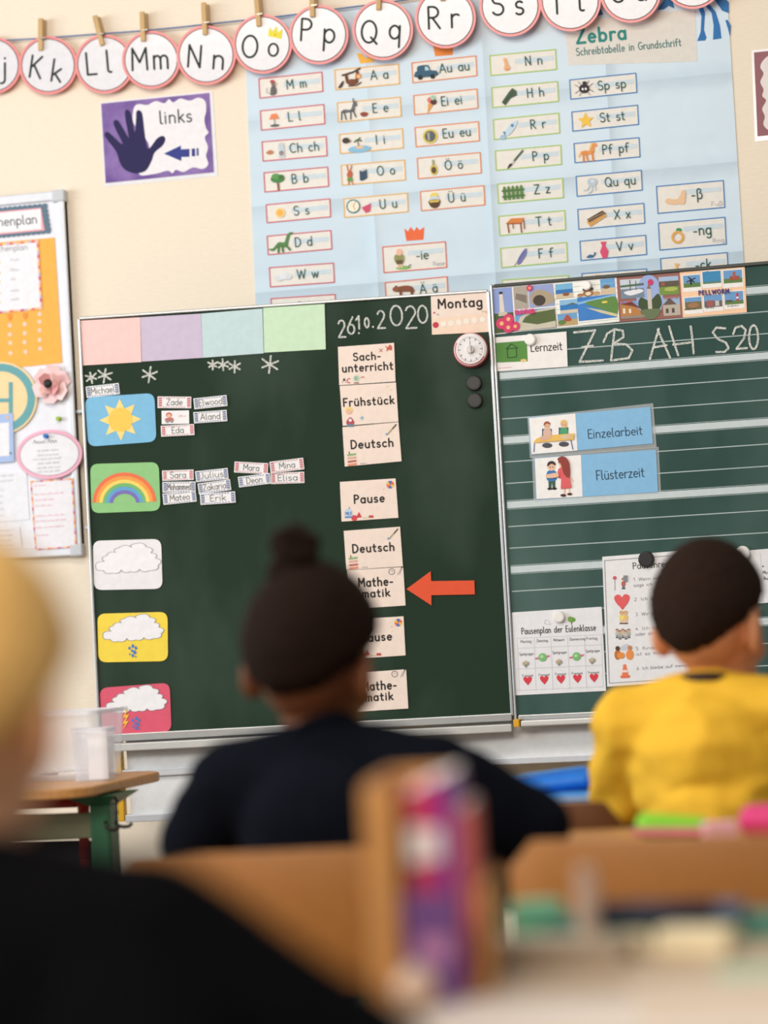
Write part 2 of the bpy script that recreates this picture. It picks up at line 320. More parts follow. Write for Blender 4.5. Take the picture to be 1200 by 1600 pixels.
bm = bmesh.new(); box(bm, ((X0+X1)/2-.004, -.160, ZB-.019), (X1-X0-.04, .05, .014)); mob('chalk_tray', bm, mat((214, 214, 212), .4, 'aluminium_tray', metal=.3), board, world=True, bevel=.003)
bm = bmesh.new(); q_ = BOARD.at(811, 1129); box(bm, (q_.x, -.168, q_.z), (.014, .03, .018)); mob('rail_stop', bm, mat((226, 170, 40), .4, 'yellow_plastic'), board, world=True, bevel=.002)['label'] = 'yellow plastic stop'
zt = BOARD.at(776, 588).z; zp = (BOARD.at(776, 588).z-BOARD.at(795.7, 890.5).z)/3; white_line = mat((205, 217, 220), .7, 'board_line'); thin_line = mat((180, 196, 196), .7, 'board_line'); dk = mat((112, 134, 132), .7, 'board_line')
bm = bmesh.new()
def zline(bm, z, h, off): box(bm, ((X0+X1)/2, -.1501-off/2, z), (X1-X0-.012, off, h))
for i in range(-1, 5):
    zline(bm, zt-i*zp, .0155, .0006)
mob('ruled_band', bm, white_line, board, world=True)
bm = bmesh.new()
for i in range(-1, 5):
    for k in (-1, 1): zline(bm, zt-i*zp+k*.0100, .0012, .0005)
    for k in (1/3, 2/3): zline(bm, zt-(i+k)*zp, .0023, .0005)
mob('ruled_line', bm, thin_line, board, world=True)
p = Pen(BOARD, .0012); m6 = lambda L: [(750+x*.375, 420+y*.375) for x, y in L]
for wd in (([(392, 265), (480, 256), (415, 388), (512, 382)], [(425, 327), (470, 321)], [(560, 262), (546, 380)], [(515, 305), (530, 270), (560, 252), (595, 258), (598, 285), (555, 312), (610, 315), (635, 340), (620, 372), (546, 382)]),
           ([(745, 250), (730, 300), (708, 376)], [(740, 253), (765, 310), (792, 370)], [(722, 328), (778, 318)], [(788, 240), (806, 300), (826, 360)], [(878, 240), (886, 300), (890, 352)], [(805, 316), (886, 306)]),
           ([(1022, 248), (985, 245), (970, 265), (990, 292), (1025, 308), (1036, 330), (1020, 346), (984, 347)], [(1055, 272), (1065, 245), (1090, 238), (1107, 255), (1100, 290), (1068, 334), (1112, 330)], A(1140, 285, 19, 50, 60, 420))):
    for st in wd: p.stroke(m6(st), 3.4, 'chalk')
    p.build('chalk_writing', board)
# lower board and lifting frame seen under the two chalkboards
REAR = Plane((0, -.122, 0), (0, -1, 0)); REARW = Plane((-.02, -.120, 0), (math.sin(AL), -math.cos(AL), 0))
rear = thing('lower_board', 'white lower board with pale metal rails hanging behind and below the green chalkboards', 'board', REAR.at(700, 1150))
bm = bmesh.new(); za, zb = REAR.at(800, 1186).z, .742; box(bm, (.90, -.112, (za+zb)/2), (2.22, .02, zb-za)); mob('board_panel', bm, white_metal, rear, world=True)
bm = bmesh.new(); box(bm, (.90, -.115, za-.004), (2.22, .03, .016)); mob('frame_rail', bm, mat((214, 219, 226), .35, 'white_profile', metal=.2), rear, world=True, bevel=.002)
slab('board_panel', REARW, [(196, 1152), (560, 1132), (566, 1258), (205, 1274)], -.02, .02, white_metal, rear)
for a, b in (((190, 1209), (566, 1189)), ((197, 1279), (566, 1260))): bar('frame_rail', REARW, a, b, -.009, .009, -.022, .012, mat((214, 219, 226), .35, 'white_profile', metal=.2), rear)
o = bar('edge_rail', REARW, (187, 1158), (194, 1283), -.004, .012, -.022, .014, mat((228, 176, 40), .45, 'yellow_lacquer'), rear); o['label'] = 'yellow edge rail'
p = Pen(REARW, .0146)
for y in (1184, 1196, 1224, 1250): p.ell(191+(y-1184)*.05, y, 1.6, 1.6, (120, 96, 60))
p.build('screw_holes', rear)
pil = mat((196, 198, 200), .4, 'aluminium_pillar', metal=.5)
for x in (.34, 1.75):
    t = thing('board_pillar', 'grey metal pillar carrying the chalkboards, %s' % ('left one behind the seam of wing and ruled board' if x < 1 else 'right one behind the ruled board'), 'pillar', (x, -.05, 0), 'pillars carrying the chalkboards')
    bm = bmesh.new(); box(bm, (0, 0, .84), (.09, .09, 1.68)); mob('post', bm, pil, t, bevel=.004)
    bm = bmesh.new(); box(bm, (0, -.01, .012), (.2, .1, .024)); mob('foot_plate', bm, pil, t, bevel=.003)
# ------------------------------------------------------------------ paper on the wing
RED, ORG, GRN, BLU, YEL, BLK, WHT, GRY, BRN = (205, 50, 60), (232, 130, 60), (95, 150, 70), (60, 120, 185), (245, 200, 70), (35, 32, 34), (248, 246, 244), (150, 150, 152), (140, 90, 55)
SKN, TEAL, INK = (240, 195, 165), (20, 98, 90), (45, 44, 48)
for q, c, nm in (([(125.7, 501), (219, 495.7), (221, 565.7), (130, 571)], (252, 208, 204), 'pink'), ([(219.4, 495.7), (314, 490), (316.7, 559), (221.7, 565)], (206, 193, 218), 'lilac'),
                 ([(314.4, 490), (410, 482), (412, 552), (316.9, 559)], (198, 223, 226), 'pale blue'), ([(411, 481), (507, 475), (509, 545.7), (412.7, 551)], (206, 236, 204), 'pale green')):
    t, p = card('coloured_sheet', 'plain %s paper sheet in the row along the top of the chalkboard wing' % nm, 'paper', q, WING, c, group='coloured sheets along the top of the wing')
def cloud_pts(sx=1, sy=1):
    base = [(-.98, -.25), (-.9, .02), (-.72, .08), (-.62, .4), (-.4, .5), (-.3, .72), (0, .78), (.1, .7), (.18, .86), (.42, .92), (.58, .72), (.72, .62), (.78, .34), (.9, .22), (.9, -.02), (1, -.15), (.96, -.42), (.76, -.55), (.6, -.52), (.45, -.62), (.3, -.52), (.12, -.66), (-.06, -.54), (-.25, -.68), (-.42, -.56), (-.6, -.64), (-.74, -.46), (-.9, -.48)]
    return [(x*sx, y*sy) for x, y in base]
def bumpy(pts, n=4):
    out = []
    for a, b in zip(pts, pts[1:]+pts[:1]):
        a, b = Vector(a), Vector(b); d = b-a; nn = Vector((-d.y, d.x))*.32
        if d.length < .16: out.append(tuple(a)); continue
        for i in range(n): t = i/n; out.append(tuple(a+d*t+nn*4*t*(1-t)))
    return out
CL = [(-.72, .02), (-.64, .36), (-.36, .52), (-.26, .78), (.16, .78), (.24, .98), (.62, .78), (.76, .42), (.9, .12), (.98, -.3), (.7, -.6), (.38, -.5), (.1, -.62), (-.2, -.5), (-.5, -.66), (-.76, -.5), (-1, -.26)]
def cloud(p, cx, cy, s, sy, ang, line, fill=(246, 246, 250)):
    p.frame(cx, cy-sy*.12, s*.93, ang, sy*.93); o = bumpy(CL, 6); p.poly(o, fill, 1); p.stroke(o, .025, line, 2, closed=True)
def drops(p, cx, cy, s):
    p.frame(cx, cy, s, 4)
    for x, y, r in ((0, .75, .22), (-.5, .5, .18), (.42, .45, .2), (-.15, .1, .18), (.22, -.15, .24), (-.5, -.35, .12), (-.1, -.6, .2), (.3, -.75, .11)):
        p.poly([(x+r*math.cos(R(a)), y+r*math.sin(R(a))) for a in range(120, 421, 30)]+[(x, y+r*1.8)], (75, 130, 205), 2)
wx = (('sun', [(132.5, 621), (241, 614), (244.5, 690), (138, 698)], (126, 192, 230), 'blue card with a yellow sun, topmost of the weather cards'),
      ('rainbow', [(140.7, 725), (248, 722), (250.7, 798), (143, 802)], (146, 204, 136), 'green card with a rainbow, second weather card from the top'),
      ('cloud', [(145, 845), (251.7, 842), (254, 920), (147, 922)], (240, 240, 244), 'white card with a grey outlined cloud, middle of the weather cards'),
      ('rain', [(152, 959), (261.7, 956), (262.5, 1033), (154, 1035)], (250, 222, 76), 'yellow card with a rain cloud above the red storm card'),
      ('storm', [(155.7, 1075), (265, 1066.7), (268, 1143), (160, 1152)], (226, 92, 118), 'red card with a storm cloud and lightning, lowest of the weather cards'))
for k, q, c, lb in wx:
    t, p = card('weather_card', lb, 'picture card', q, WING, c, rnd=13, group='weather cards down the left of the wing')
    cx, cy = sum(a[0] for a in q)/4, sum(a[1] for a in q)/4
    if k == 'sun':
        p.frame(cx-1, cy, 33, 2)
        p.poly([((1 if i % 2 == 0 else .56)*math.cos(R(90+22.5*i)), (1 if i % 2 == 0 else .56)*math.sin(R(90+22.5*i))) for i in range(16)], (252, 226, 140), 1); p.ell(0, 0, .57, .57, (252, 208, 92), 2, 28)
    if k == 'rainbow':
        p.frame(194.5, 786, 1, 1)
        for i, cc in enumerate(((240, 120, 80), (248, 165, 80), (250, 220, 110), (120, 190, 120), (100, 170, 220), (125, 115, 190))): p.ring(0, 0, 50-5.3*i, 48-5.6*i, 5.4, cc, 1, 2, 178)
    if k == 'cloud': cloud(p, 198.5, 880, 53, 29, 2, (165, 165, 172))
    if k in ('rain', 'storm'): cloud(p, *((206.5, 988) if k == 'rain' else (211.5, 1099)), 49.5, 26, 3, (150, 150, 160)); drops(p, 208+(5 if k == 'storm' else 0), (1018 if k == 'rain' else 1131), 11)
    if k == 'storm': p.frame(194, 1124, 14, 5); p.poly([(.35, 1.15), (-.1, .2), (.25, .2), (-.25, -.5), (.1, -.45), (-.35, -1.25), (.5, -.2), (.1, -.25), (.6, .5), (.15, .45), (.55, 1.15)], (250, 205, 70), 3)
    p.build('picture', t)
tags = (('Michael', 160.5, 610, 52, 17.5, 6.5, 0, 'alone above the blue sun card'), ('Zade', 272.5, 628.7, 52.5, 18, -.5, 1, 'nearest the upper right corner of the sun card'), ('Elwood', 328.8, 628.4, 52, 17, 6, 0, 'top right of the five by the sun card'),
        ('', 274, 652, 43, 21, 1, 2, 'with a small drawing instead of patterned ends, beside the sun card'), ('Aland', 328.6, 651, 52, 17.5, 4, 0, 'lower right of the five by the sun card'), ('Eda', 277.5, 672.5, 52, 17, 3, 1, 'lowest of the five by the sun card'),
        ('Sara', 278, 742.5, 49, 16, 2, 1, 'top left of the six beside the rainbow card'), ('Julius', 331, 742.3, 51, 17, 6, 0, 'top right of the six beside the rainbow card'), ('Mohammed', 279.7, 761, 51.5, 16.5, 1, 0, 'middle left of the six beside the rainbow card'),
        ('Zakaria', 335, 760.6, 51, 17, 8, 0, 'middle right of the six beside the rainbow card'), ('Mateo', 280.6, 777.5, 52, 17.5, 6, 0, 'bottom left of the six beside the rainbow card'), ('Erik', 340.3, 778.4, 55, 17.5, 4, 0, 'bottom right of the six beside the rainbow card'),
        ('Mara', 392.4, 731, 52.5, 17, -3, 1, 'top left of four tags near the wing middle'), ('Deon', 397.4, 750.4, 50, 16.5, 7, 0, 'bottom left of four tags near the wing middle'), ('Mina', 448.3, 727.4, 53, 18, 7, 1, 'top right of four tags near the wing middle'), ('Elisa', 449.2, 746.7, 52.5, 17.5, 2, 1, 'bottom right of four tags near the wing middle'))
for i, (nm, cx, cy, w_, h_, a, kind, lb) in enumerate(tags):
    p = Pen(WING, 0).frame(cx, cy, 1, a); q = [p.fr(*v) for v in ((-w_/2, h_/2), (w_/2, h_/2), (w_/2, -h_/2), (-w_/2, -h_/2))]
    col = ('blue', 'red', 'plain')[kind]
    t, p = card('name_tag', ('white tag with %s zigzag ends, ' % col if kind < 2 else 'white tag ')+lb, 'name tag', q, WING, (244, 244, 246), off=.001+.0016*(i % 3), th=.001, group='name tags on the wing')
    cc = ((88, 112, 165), (205, 95, 110))[kind] if kind < 2 else None
    if kind < 2:
        p.frame(cx, cy, 1, a)
        for s_ in (-1, 1):
            x0 = s_*(w_/2-4); p.rect(x0-2.5, -h_/2+1.5, x0+2.5, h_/2-1.5, cc)
            for j in range(4): yy = -h_/2+2+(h_-4)*j/4; p.stroke([(x0-2, yy), (x0, yy+1.6), (x0+2, yy)], .8, WHT, 2)
            n = 9
            for j in range(n): xx = -w_/2+8+(w_-16)*j/n; p.rect(xx, s_*(h_/2-1.8)-.5, xx+(w_-16)/n*.6, s_*(h_/2-1.8)+.5, cc)
        p.build('zigzag_border', t); wd = min(w_-15, 6.2*len(nm)); p.frame(cx, cy, 1, a).text(nm, -wd/2, -4.2, 9.5, (62, 62, 68), .09, w=wd); p.build('lettering', t)
    else:
        p.frame(cx-10, cy, 8, 2); p.ell(0, .45, .6, .5, (205, 110, 95)); p.ell(0, .3, .42, .36, SKN, 2); p.blob([(-.7, -.2), (.6, -.1), (.8, -.7), (-.6, -.8)], (200, 120, 110), 2); p.ell(-.4, -.8, .28, .28, GRY, 3); p.ell(.5, -.8, .28, .28, GRY, 3); p.frame().scribble(279, 651, 11, 2, (225, 150, 160), .6, 2); p.build('picture', t)
def bold(p, t, x, y, h, w_, ang, col=(40, 36, 36), wt=.19): p.text(t, x, y, h, col, wt, ang, w_, gap=.24)
PEACH = (248, 230, 218)
def sched(lb, q, words, deco):
    t, p = card('schedule_card', lb, 'card', q, WING, PEACH, group='lesson cards of the day plan', off=.001)
    for wd, x, y, h, w_ in words: bold(p, wd, x, y, h, w_, 3.3); p.build('lettering', t)
    tl, tr, br, bl_ = q; D = lambda u, v: tuple(tl[i]+(tr[i]-tl[i])*u+(bl_[i]-tl[i])*v for i in (0, 1))
    if deco == 'sach':
        p.frame(*D(.9, .13), 6, 4); p.blob([(-1, .8), (-.2, .3), (.3, .9), (.9, .4), (.7, -.6), (0, -.4), (-.6, -.8), (-.5, 0)], (205, 100, 80)); p.frame(*D(.76, .17), 3); p.stroke([(-.8, -.8), (.8, .8)], .3, (180, 90, 90)); p.stroke([(-.8, .8), (.8, -.8)], .3, (180, 90, 90))
        p.frame(*D(.31, .87), 5.5); p.ell(0, .2, .9, .9, (195, 215, 205)); p.blob([(-.6, .5), (0, .8), (.2, 0), (-.4, -.3)], (150, 190, 150), 2); p.stroke([(-.6, -1.1), (.6, -1.1)], .3, BRN); p.frame(*D(.18, .9), 4).ring(0, 0, 1, 1, .35, (215, 70, 80), 1, 60, 300); p.frame(*D(.42, .86), 3).ring(0, 0, 1, 1, .4, (215, 90, 90), 1, 0, 180); p.frame(*D(.09, .88), 4); p.stroke([(-.7, -1), (0, 1), (.7, -1)], .2, GRY); p.ell(0, .2, .4, .4, BLK, 2)
    if deco == 'fruh':
        p.frame(*D(.13, .64), 6); p.ell(0, .2, 1, .9, (248, 220, 130)); p.ell(0, -.15, .75, .65, SKN, 2); p.frame(*D(.14, .88), 6); p.blob([(-1, -.2), (0, .9), (1, -.2), (.8, -1), (-.8, -1)], (190, 80, 95)); p.ell(0, .1, .4, .4, WHT, 2); p.rect(-.9, -1.6, .9, -.9, (110, 140, 160), 2)
        p.frame(*D(.35, .83), 4); p.poly([((1 if i % 2 == 0 else .4)*math.cos(R(30*i)), (1 if i % 2 == 0 else .4)*math.sin(R(30*i))) for i in range(12)], (150, 195, 215)); p.frame(*D(.87, .12), 4); p.ell(-.7, .5, .6, .35, (242, 226, 180)); p.ell(.6, -.8, .6, .35, (242, 226, 180))
    if deco == 'deu':
        x, y = D(.87, .16); p.frame(); p.stroke([(x-6, y+8), (x+7, y-7)], 2.0, (175, 165, 120)); p.stroke([(x+2, y-1), (x+7, y-7)], 2.0, (90, 90, 85), 2); x2, y2 = D(.78, .28); p.frame(x2, y2, 2).ell(0, 0, 1, 1, (120, 180, 225))
        for k, (v, c) in enumerate(((.97, (235, 150, 115)), (.89, (200, 110, 100)), (.8, (225, 180, 160)), (.72, (150, 185, 130)))): a, b = D(.07, v), D(.2, v-.01); p.frame(); p.stroke([a, b], 3.2, c)
        a = D(.09, .64); p.stroke([a, (a[0]+1, a[1]+3)], 1.5, BRN); a = D(.28, .97); p.scribble(a[0], a[1], 10, 1, GRY, .6, 3)
    if deco == 'pau':
        p.frame(*D(.9, .15), 6)
        for i, c in enumerate(((235, 110, 70), (70, 110, 190), (245, 195, 80), (235, 120, 90), (80, 120, 200), (245, 200, 90))): p.poly([(0, 0)]+[(math.cos(R(60*i+10*j)), math.sin(R(60*i+10*j))) for j in range(7)], c)
        a = D(.76, .27); p.frame(); p.stroke([a, (a[0]+3, a[1]-3)], .8, (240, 205, 150)); p.stroke([(a[0]+1, a[1]+6), (a[0]+4, a[1]+4)], .8, (240, 205, 150))
        a = D(.13, .8); p.frame(a[0], a[1], 6, 3); p.poly([(-1, .5), (-.7, 1.1), (.6, 1.1), (1, .5), (1, -1.2), (-1, -1.2)], (205, 224, 240)); p.rect(-1, -1.2, 1, -.8, (95, 140, 205), 2); p.text('MILK', -.85, -.45, .8, (95, 140, 205), .16, w=1.7, layer=2); p.stroke([(.1, 1), (.4, 1.6)], .15, BLU)
        a = D(.23, .93); p.frame(a[0], a[1], 4.6).ell(0, 0, 1, 1, (225, 75, 85)); a = D(.31, .87); p.frame(a[0], a[1], 5).poly([(-.9, -.8), (1, -.6), (.1, 1.1)], (215, 70, 80)); p.frame(); a = D(.38, .95); p.scribble(a[0], a[1], 11, 1.5, (225, 205, 150), .7, 3); a = D(.53, .92); p.frame(a[0]-1.6, a[1], 2).ell(0, 0, 1, 1.1, (205, 70, 80)); p.frame(a[0]+2, a[1], 2).ell(0, 0, 1, 1.1, (205, 70, 80))
    if deco == 'mat':
        p.frame(*D(.79, .1), 5).ring(0, 0, 1, 1, .2, (120, 118, 125)); p.stroke([(0, .5), (0, 0), (.35, 0)], .12, GRY); a = D(.93, .1); p.frame()
        p.stroke([(a[0]-3, a[1]+6), (a[0]+3, a[1]-6)], .8, GRY); p.stroke([(a[0], a[1]+5), (a[0]+4, a[1]-5)], .8, GRY); p.ell(a[0]+4, a[1]-6, 1.2, 1.2, BLK)
    if deco == 'mon':
        p.quad(q); p.poly([(0, 0), (1, 0), (1, .48), (0, .42)], (250, 226, 205), 1); p.frame()
        for i in range(7): x, y = D(.07+.137*i, .76-.012*i); p.ell(x, y, 4.7, 4.7, (205, 60, 85) if i == 0 else (250, 243, 232), 2); p.ell(x, y, 5.2, 5.2, (225, 205, 185), 1) if i else None
        x, y = D(.05, .45); p.ell(x, y, 1.5, 1.5, (215, 80, 100), 2); x, y = D(.11, .5); p.ell(x, y, 1.6, 1.6, (190, 190, 200), 2); a = D(.88, .5); p.stroke([(a[0], a[1]), (a[0]+8, a[1]-2), (a[0]+8, a[1]+2), (a[0], a[1]-3)], .9, (225, 200, 170), 2)
    p.build('pictures', t); return t
t = sched('white and peach card reading Montag in the top right corner of the wing', [(673, 461), (762, 456), (763.7, 518.7), (675, 523)], (('Montag', 684.5, 482, 14, 69),), 'mon')
sched('peach card reading Sach-unterricht, topmost of the lesson column', [(528, 542), (615.7, 535.7), (618, 596), (530, 602)], (('Sach-', 552.5, 563.5, 11.5, 42), ('unterricht', 535, 581.5, 12, 79)), 'sach')
sched('peach card reading Frühstück with a small breakfasting child', [(530.7, 603), (618.7, 597.5), (622.5, 658.7), (535.5, 665.5)], (('Frühstück', 536.7, 635, 12, 79),), 'fruh')
sched('peach card reading Deutsch directly under the Frühstück card', [(535, 667.5), (622.5, 659.5), (627.5, 720.7), (538.7, 729)], (('Deutsch', 548.5, 701, 12.5, 66),), 'deu')
sched('upper peach card reading Pause with milk carton and fruit', [(531, 753), (618, 747.5), (622.5, 809), (533.7, 815)], (('Pause', 553.5, 786.5, 12.5, 47),), 'pau')
sched('peach card reading Deutsch directly above the Mathematik card with the arrow', [(537, 829.5), (625, 823), (629.5, 885), (541, 890.5)], (('Deutsch', 551, 863.7, 12.5, 65),), 'deu')
sched('peach card reading Mathematik that the orange arrow points at', [(542, 891), (630, 886), (633.7, 946), (546, 952)], (('Mathe-', 560, 917, 13, 54), ('matik', 566, 933.7, 12, 43)), 'mat')
sched('lower peach card reading Pause, half behind the head of the girl', [(544, 968), (630.5, 963), (633.7, 1024), (546, 1030)], (('Pause', 565, 1002.5, 12.5, 47),), 'pau')
sched('peach card reading Mathematik at the bottom of the lesson column', [(547.5, 1052), (634.5, 1045.7), (638, 1107), (551, 1112.5)], (('Mathe-', 565.5, 1079, 13, 54), ('matik', 571, 1095.5, 12, 43)), 'mat')
card('paper_arrow', 'bright orange paper arrow on the wing pointing left at a Mathematik card', 'arrow', [(635, 920.5), (673, 892.5), (673.7, 908), (741, 907), (742, 928.7), (674, 930), (674.2, 946)], WING, (236, 88, 50), th=.002)
# timer and magnets
def facing(pl, x, y, name, label, cat, group=None):
    t = thing(name, label, cat, pl.at(x, y, .0012), group); t.rotation_mode = 'QUATERNION'; t.rotation_quaternion = pl.n.to_track_quat('Z', 'Y'); return t
def disc(bm, r, z0, z1, n=32, r1=None): bmesh.ops.create_cone(bm, cap_ends=True, segments=n, radius1=r, radius2=r1 or r, depth=z1-z0, matrix=Matrix.Translation((0, 0, (z0+z1)/2)))
MPP = 1/662.
def magnet(pl, x, y, rp, lb, dark, extra=0):
    t = facing(pl, x, y, 'magnet', lb, 'magnet', 'round board magnets'); r = rp*MPP
    if extra: t.location += pl.n*extra
    m = mat((30, 30, 32) if dark else (238, 236, 232), .35, 'magnet_plastic')
    bm = bmesh.new(); disc(bm, r, 0, .008, r1=r*.95); mob('rim', bm, m, t, bevel=.0015)
    bm = bmesh.new(); disc(bm, r*.78, .0081, .0092); mob('cap', bm, mat((44, 44, 46) if dark else (246, 244, 240), .3, 'magnet_plastic'), t, bevel=.0008)
magnet(WING, 740.7, 598.7, 12.3, 'black round magnet directly below the timer', True); magnet(WING, 742, 626, 12.3, 'lower of the two black magnets below the timer', True)
t = facing(WING, 736.5, 548, 'timer', 'round red and white dial timer stuck below the Montag card', 'timer')
bm = bmesh.new(); disc(bm, .0405, 0, .022, 40); mob('case', bm, mat((205, 72, 84), .35, 'red_plastic'), t, bevel=.003)
bm = bmesh.new(); disc(bm, .0385, .022, .03, 40); mob('bezel', bm, mat((232, 226, 224), .3, 'white_plastic'), t, bevel=.002)
bm = bmesh.new(); disc(bm, .0335, .03, .0325, 40); mob('dial', bm, mat((240, 238, 240), .4, 'dial_card'), t)
bm = bmesh.new(); disc(bm, .009, .0325, .040, 24); box(bm, (0, 0, .042), (.005, .018, .006)); mob('knob', bm, mat((214, 210, 206), .3, 'grey_plastic'), t, bevel=.001)
wq = WING.n.to_track_quat('Z', 'Y'); dl = bmesh.new()
for k in range(60):
    a = R(6*k); rr = .0285 if k % 5 else .026; L_ = .0022 if k % 5 else .006
    box(dl, ((rr)*math.cos(a), rr*math.sin(a), .0328), (L_, .0006 if k % 5 else .0016, .0004), Matrix.Rotation(a, 3, 'Z'))
box(dl, (0, .013, .0329), (.001, .014, .0004)); mob('dial_marks', dl, mat((80, 70, 78), .5, 'print'), t)
rd = bmesh.new(); tube(rd, [(.0355*math.cos(R(a)), .0355*math.sin(R(a)), .030) for a in range(150, 331, 10)], .0011, 6); mob('scale_band', rd, mat((205, 70, 90), .4, 'red_print'), t)
# ------------------------------------------------------------------ papers on the ruled board
def pic(p, q, ops, base=1):
    """a small printed picture: shapes in the unit square of quad q"""
    p.quad(q)
    for k, o in enumerate(ops):
        ly = base+k*.4
        if o[0] == 'r': p.rect(*o[1:5], o[5], ly)
        elif o[0] == 'p': p.poly(o[1], o[2], ly)
        elif o[0] == 'b': p.blob(o[1], o[2], ly)
        elif o[0] == 'e': p.ell(*o[1:5], o[5], ly)
    p.fr = None
SKY, SEA, SAND, DG, MG = (150, 180, 222), (50, 120, 185), (215, 195, 165), (60, 75, 45), (95, 130, 70)
PCQ = ([(766.5, 450), (864, 442), (870, 512), (771, 523)], [(864, 442), (963, 432), (968, 502.5), (869.5, 512.6)], [(963, 432), (1062, 425), (1067, 496), (968, 503)], [(1062, 425), (1163.6, 417), (1167, 488), (1067, 496)])
def sub(q, u0, v0, u1, v1):
    f = lambda u, v: tuple((q[0][i]*(1-u)+q[1][i]*u)*v+(q[3][i]*(1-u)+q[2][i]*u)*(1-v) for i in (0, 1)); return [f(u0, v1), f(u1, v1), f(u1, v0), f(u0, v0)]
q = PCQ[0]; t, p = card('postcard', 'postcard with a lighthouse and pink roses at the left end of the postcard row', 'postcard', q, BOARD, (235, 235, 235), group='postcards along the top of the ruled board', th=.0008, off=.001, rough=.3)
pic(p, q, [('r', .01, .42, .335, .98, (140, 160, 215)), ('r', .01, .02, .335, .44, (75, 95, 55)), ('p', [(.12, .42), (.2, .42), (.185, .85), (.13, .85)], (225, 215, 205)), ('r', .13, .85, .185, .9, BLK), ('r', .1, .38, .24, .46, (205, 195, 180)),
           ('r', .36, .5, .58, .98, (176, 168, 155)), ('p', [(.38, .72), (.56, .6), (.56, .78), (.4, .84)], (130, 120, 108)), ('r', .6, .5, .99, .98, (150, 165, 215)), ('b', [(.66, .55), (.62, .75), (.75, .88), (.95, .78), (.99, .6), (.85, .52)], (175, 160, 135)), ('e', .76, .64, .1, .12, (70, 60, 52)),
           ('r', .36, .02, .99, .46, (120, 165, 215)), ('p', [(.40, .05), (.38, .16), (.44, .32), (.60, .42), (.99, .46), (.99, .05)], (205, 200, 180)), ('p', [(.46, .2), (.52, .31), (.64, .38), (.99, .42), (.99, .16), (.7, .12)], (88, 105, 60)), ('p', [(.36, .02), (.99, .02), (.99, .06), (.7, .07), (.36, .16)], (205, 200, 180))])
for u, v, r in ((.14, .22, .09), (.25, .3, .085), (.24, .12, .085), (.35, .13, .075), (.62, .93, .05)): pic(p, q, [('e', u, v, r, r*1.35, (214, 60, 110)), ('e', u, v, r*.35, r*.5, (245, 190, 120))], 9)
p.build('picture', t); p.text('BLAVAND', 805, 491, 6.2, (225, 60, 120), .28, 4, 30, gap=.3, layer=14); p.ell(822, 482.5, 1, 1, (225, 60, 120), 14); p.build('lettering', t)
q = PCQ[1]; t, p = card('postcard', 'postcard of beach scenes with a teddy bear on white, second from the left', 'postcard', q, BOARD, (240, 240, 236), group='postcards along the top of the ruled board', th=.0008, off=.001, rough=.3)
for i in range(8): a, b = sub(q, 0, .06+i*.115, 1, .061+i*.115)[:2]; p.stroke([a, b], .6, (160, 200, 175), 1)
p.build('ruling', t)
for (u0, v0, u1, v1), ops in (((.03, .64, .3, .96), [('r', 0, 0, 1, 1, (120, 185, 225)), ('r', 0, .3, 1, .6, SEA), ('r', 0, 0, 1, .32, SAND), ('e', .6, .25, .2, .12, BRN)]), ((.08, .3, .36, .6), [('r', 0, 0, 1, 1, (140, 190, 230)), ('r', 0, .2, 1, .62, (45, 125, 195)), ('r', 0, 0, 1, .25, (215, 200, 180)), ('p', [(.3, .6), (.7, .75), (1, .6)], (90, 110, 120))]),
        ((.03, .03, .34, .3), [('r', 0, 0, 1, 1, (110, 165, 210)), ('r', 0, 0, 1, .5, (190, 165, 115)), ('b', [(.3, .4), (.5, .9), (.7, .4)], (180, 80, 60)), ('e', .2, .3, .2, .2, MG)]), ((.36, .1, .97, .62), [('r', 0, 0, 1, 1, (60, 130, 205)), ('p', [(0, .8), (1, 1), (1, .9), (0, .7)], (140, 190, 230)), ('b', [(.2, .75), (.6, .85), (1.0, .85), (1.0, .15), (.7, .35), (.4, .55)], (96, 140, 70)), ('p', [(.2, .55), (.6, .25), (1, .02), (1, .14), (.6, .38)], (215, 205, 165)), ('e', .7, .7, .08, .05, (230, 210, 90))]),
        ((.74, .62, .97, .97), [('r', 0, 0, 1, 1, (105, 165, 220)), ('r', 0, 0, 1, .42, SAND), ('e', .4, .5, .25, .12, (120, 95, 70))]), ((.36, .62, .72, .84), [('e', .15, .2, .14, .2, (175, 125, 80)), ('e', .85, .25, .18, .22, (205, 165, 120)), ('e', .5, .35, .24, .35, (165, 120, 78)), ('e', .5, .3, .12, .18, (240, 225, 200)), ('e', .35, .75, .09, .15, (80, 60, 50)), ('e', .65, .75, .09, .15, (80, 60, 50))])):
    pic(p, sub(q, u0, v0, u1, v1), ops)
p.build('picture', t)
q = PCQ[2]; t, p = card('postcard', 'rust red postcard with an oval tower picture, third from the left', 'postcard', q, BOARD, (135, 62, 50), group='postcards along the top of the ruled board', th=.0008, off=.001, rough=.3)
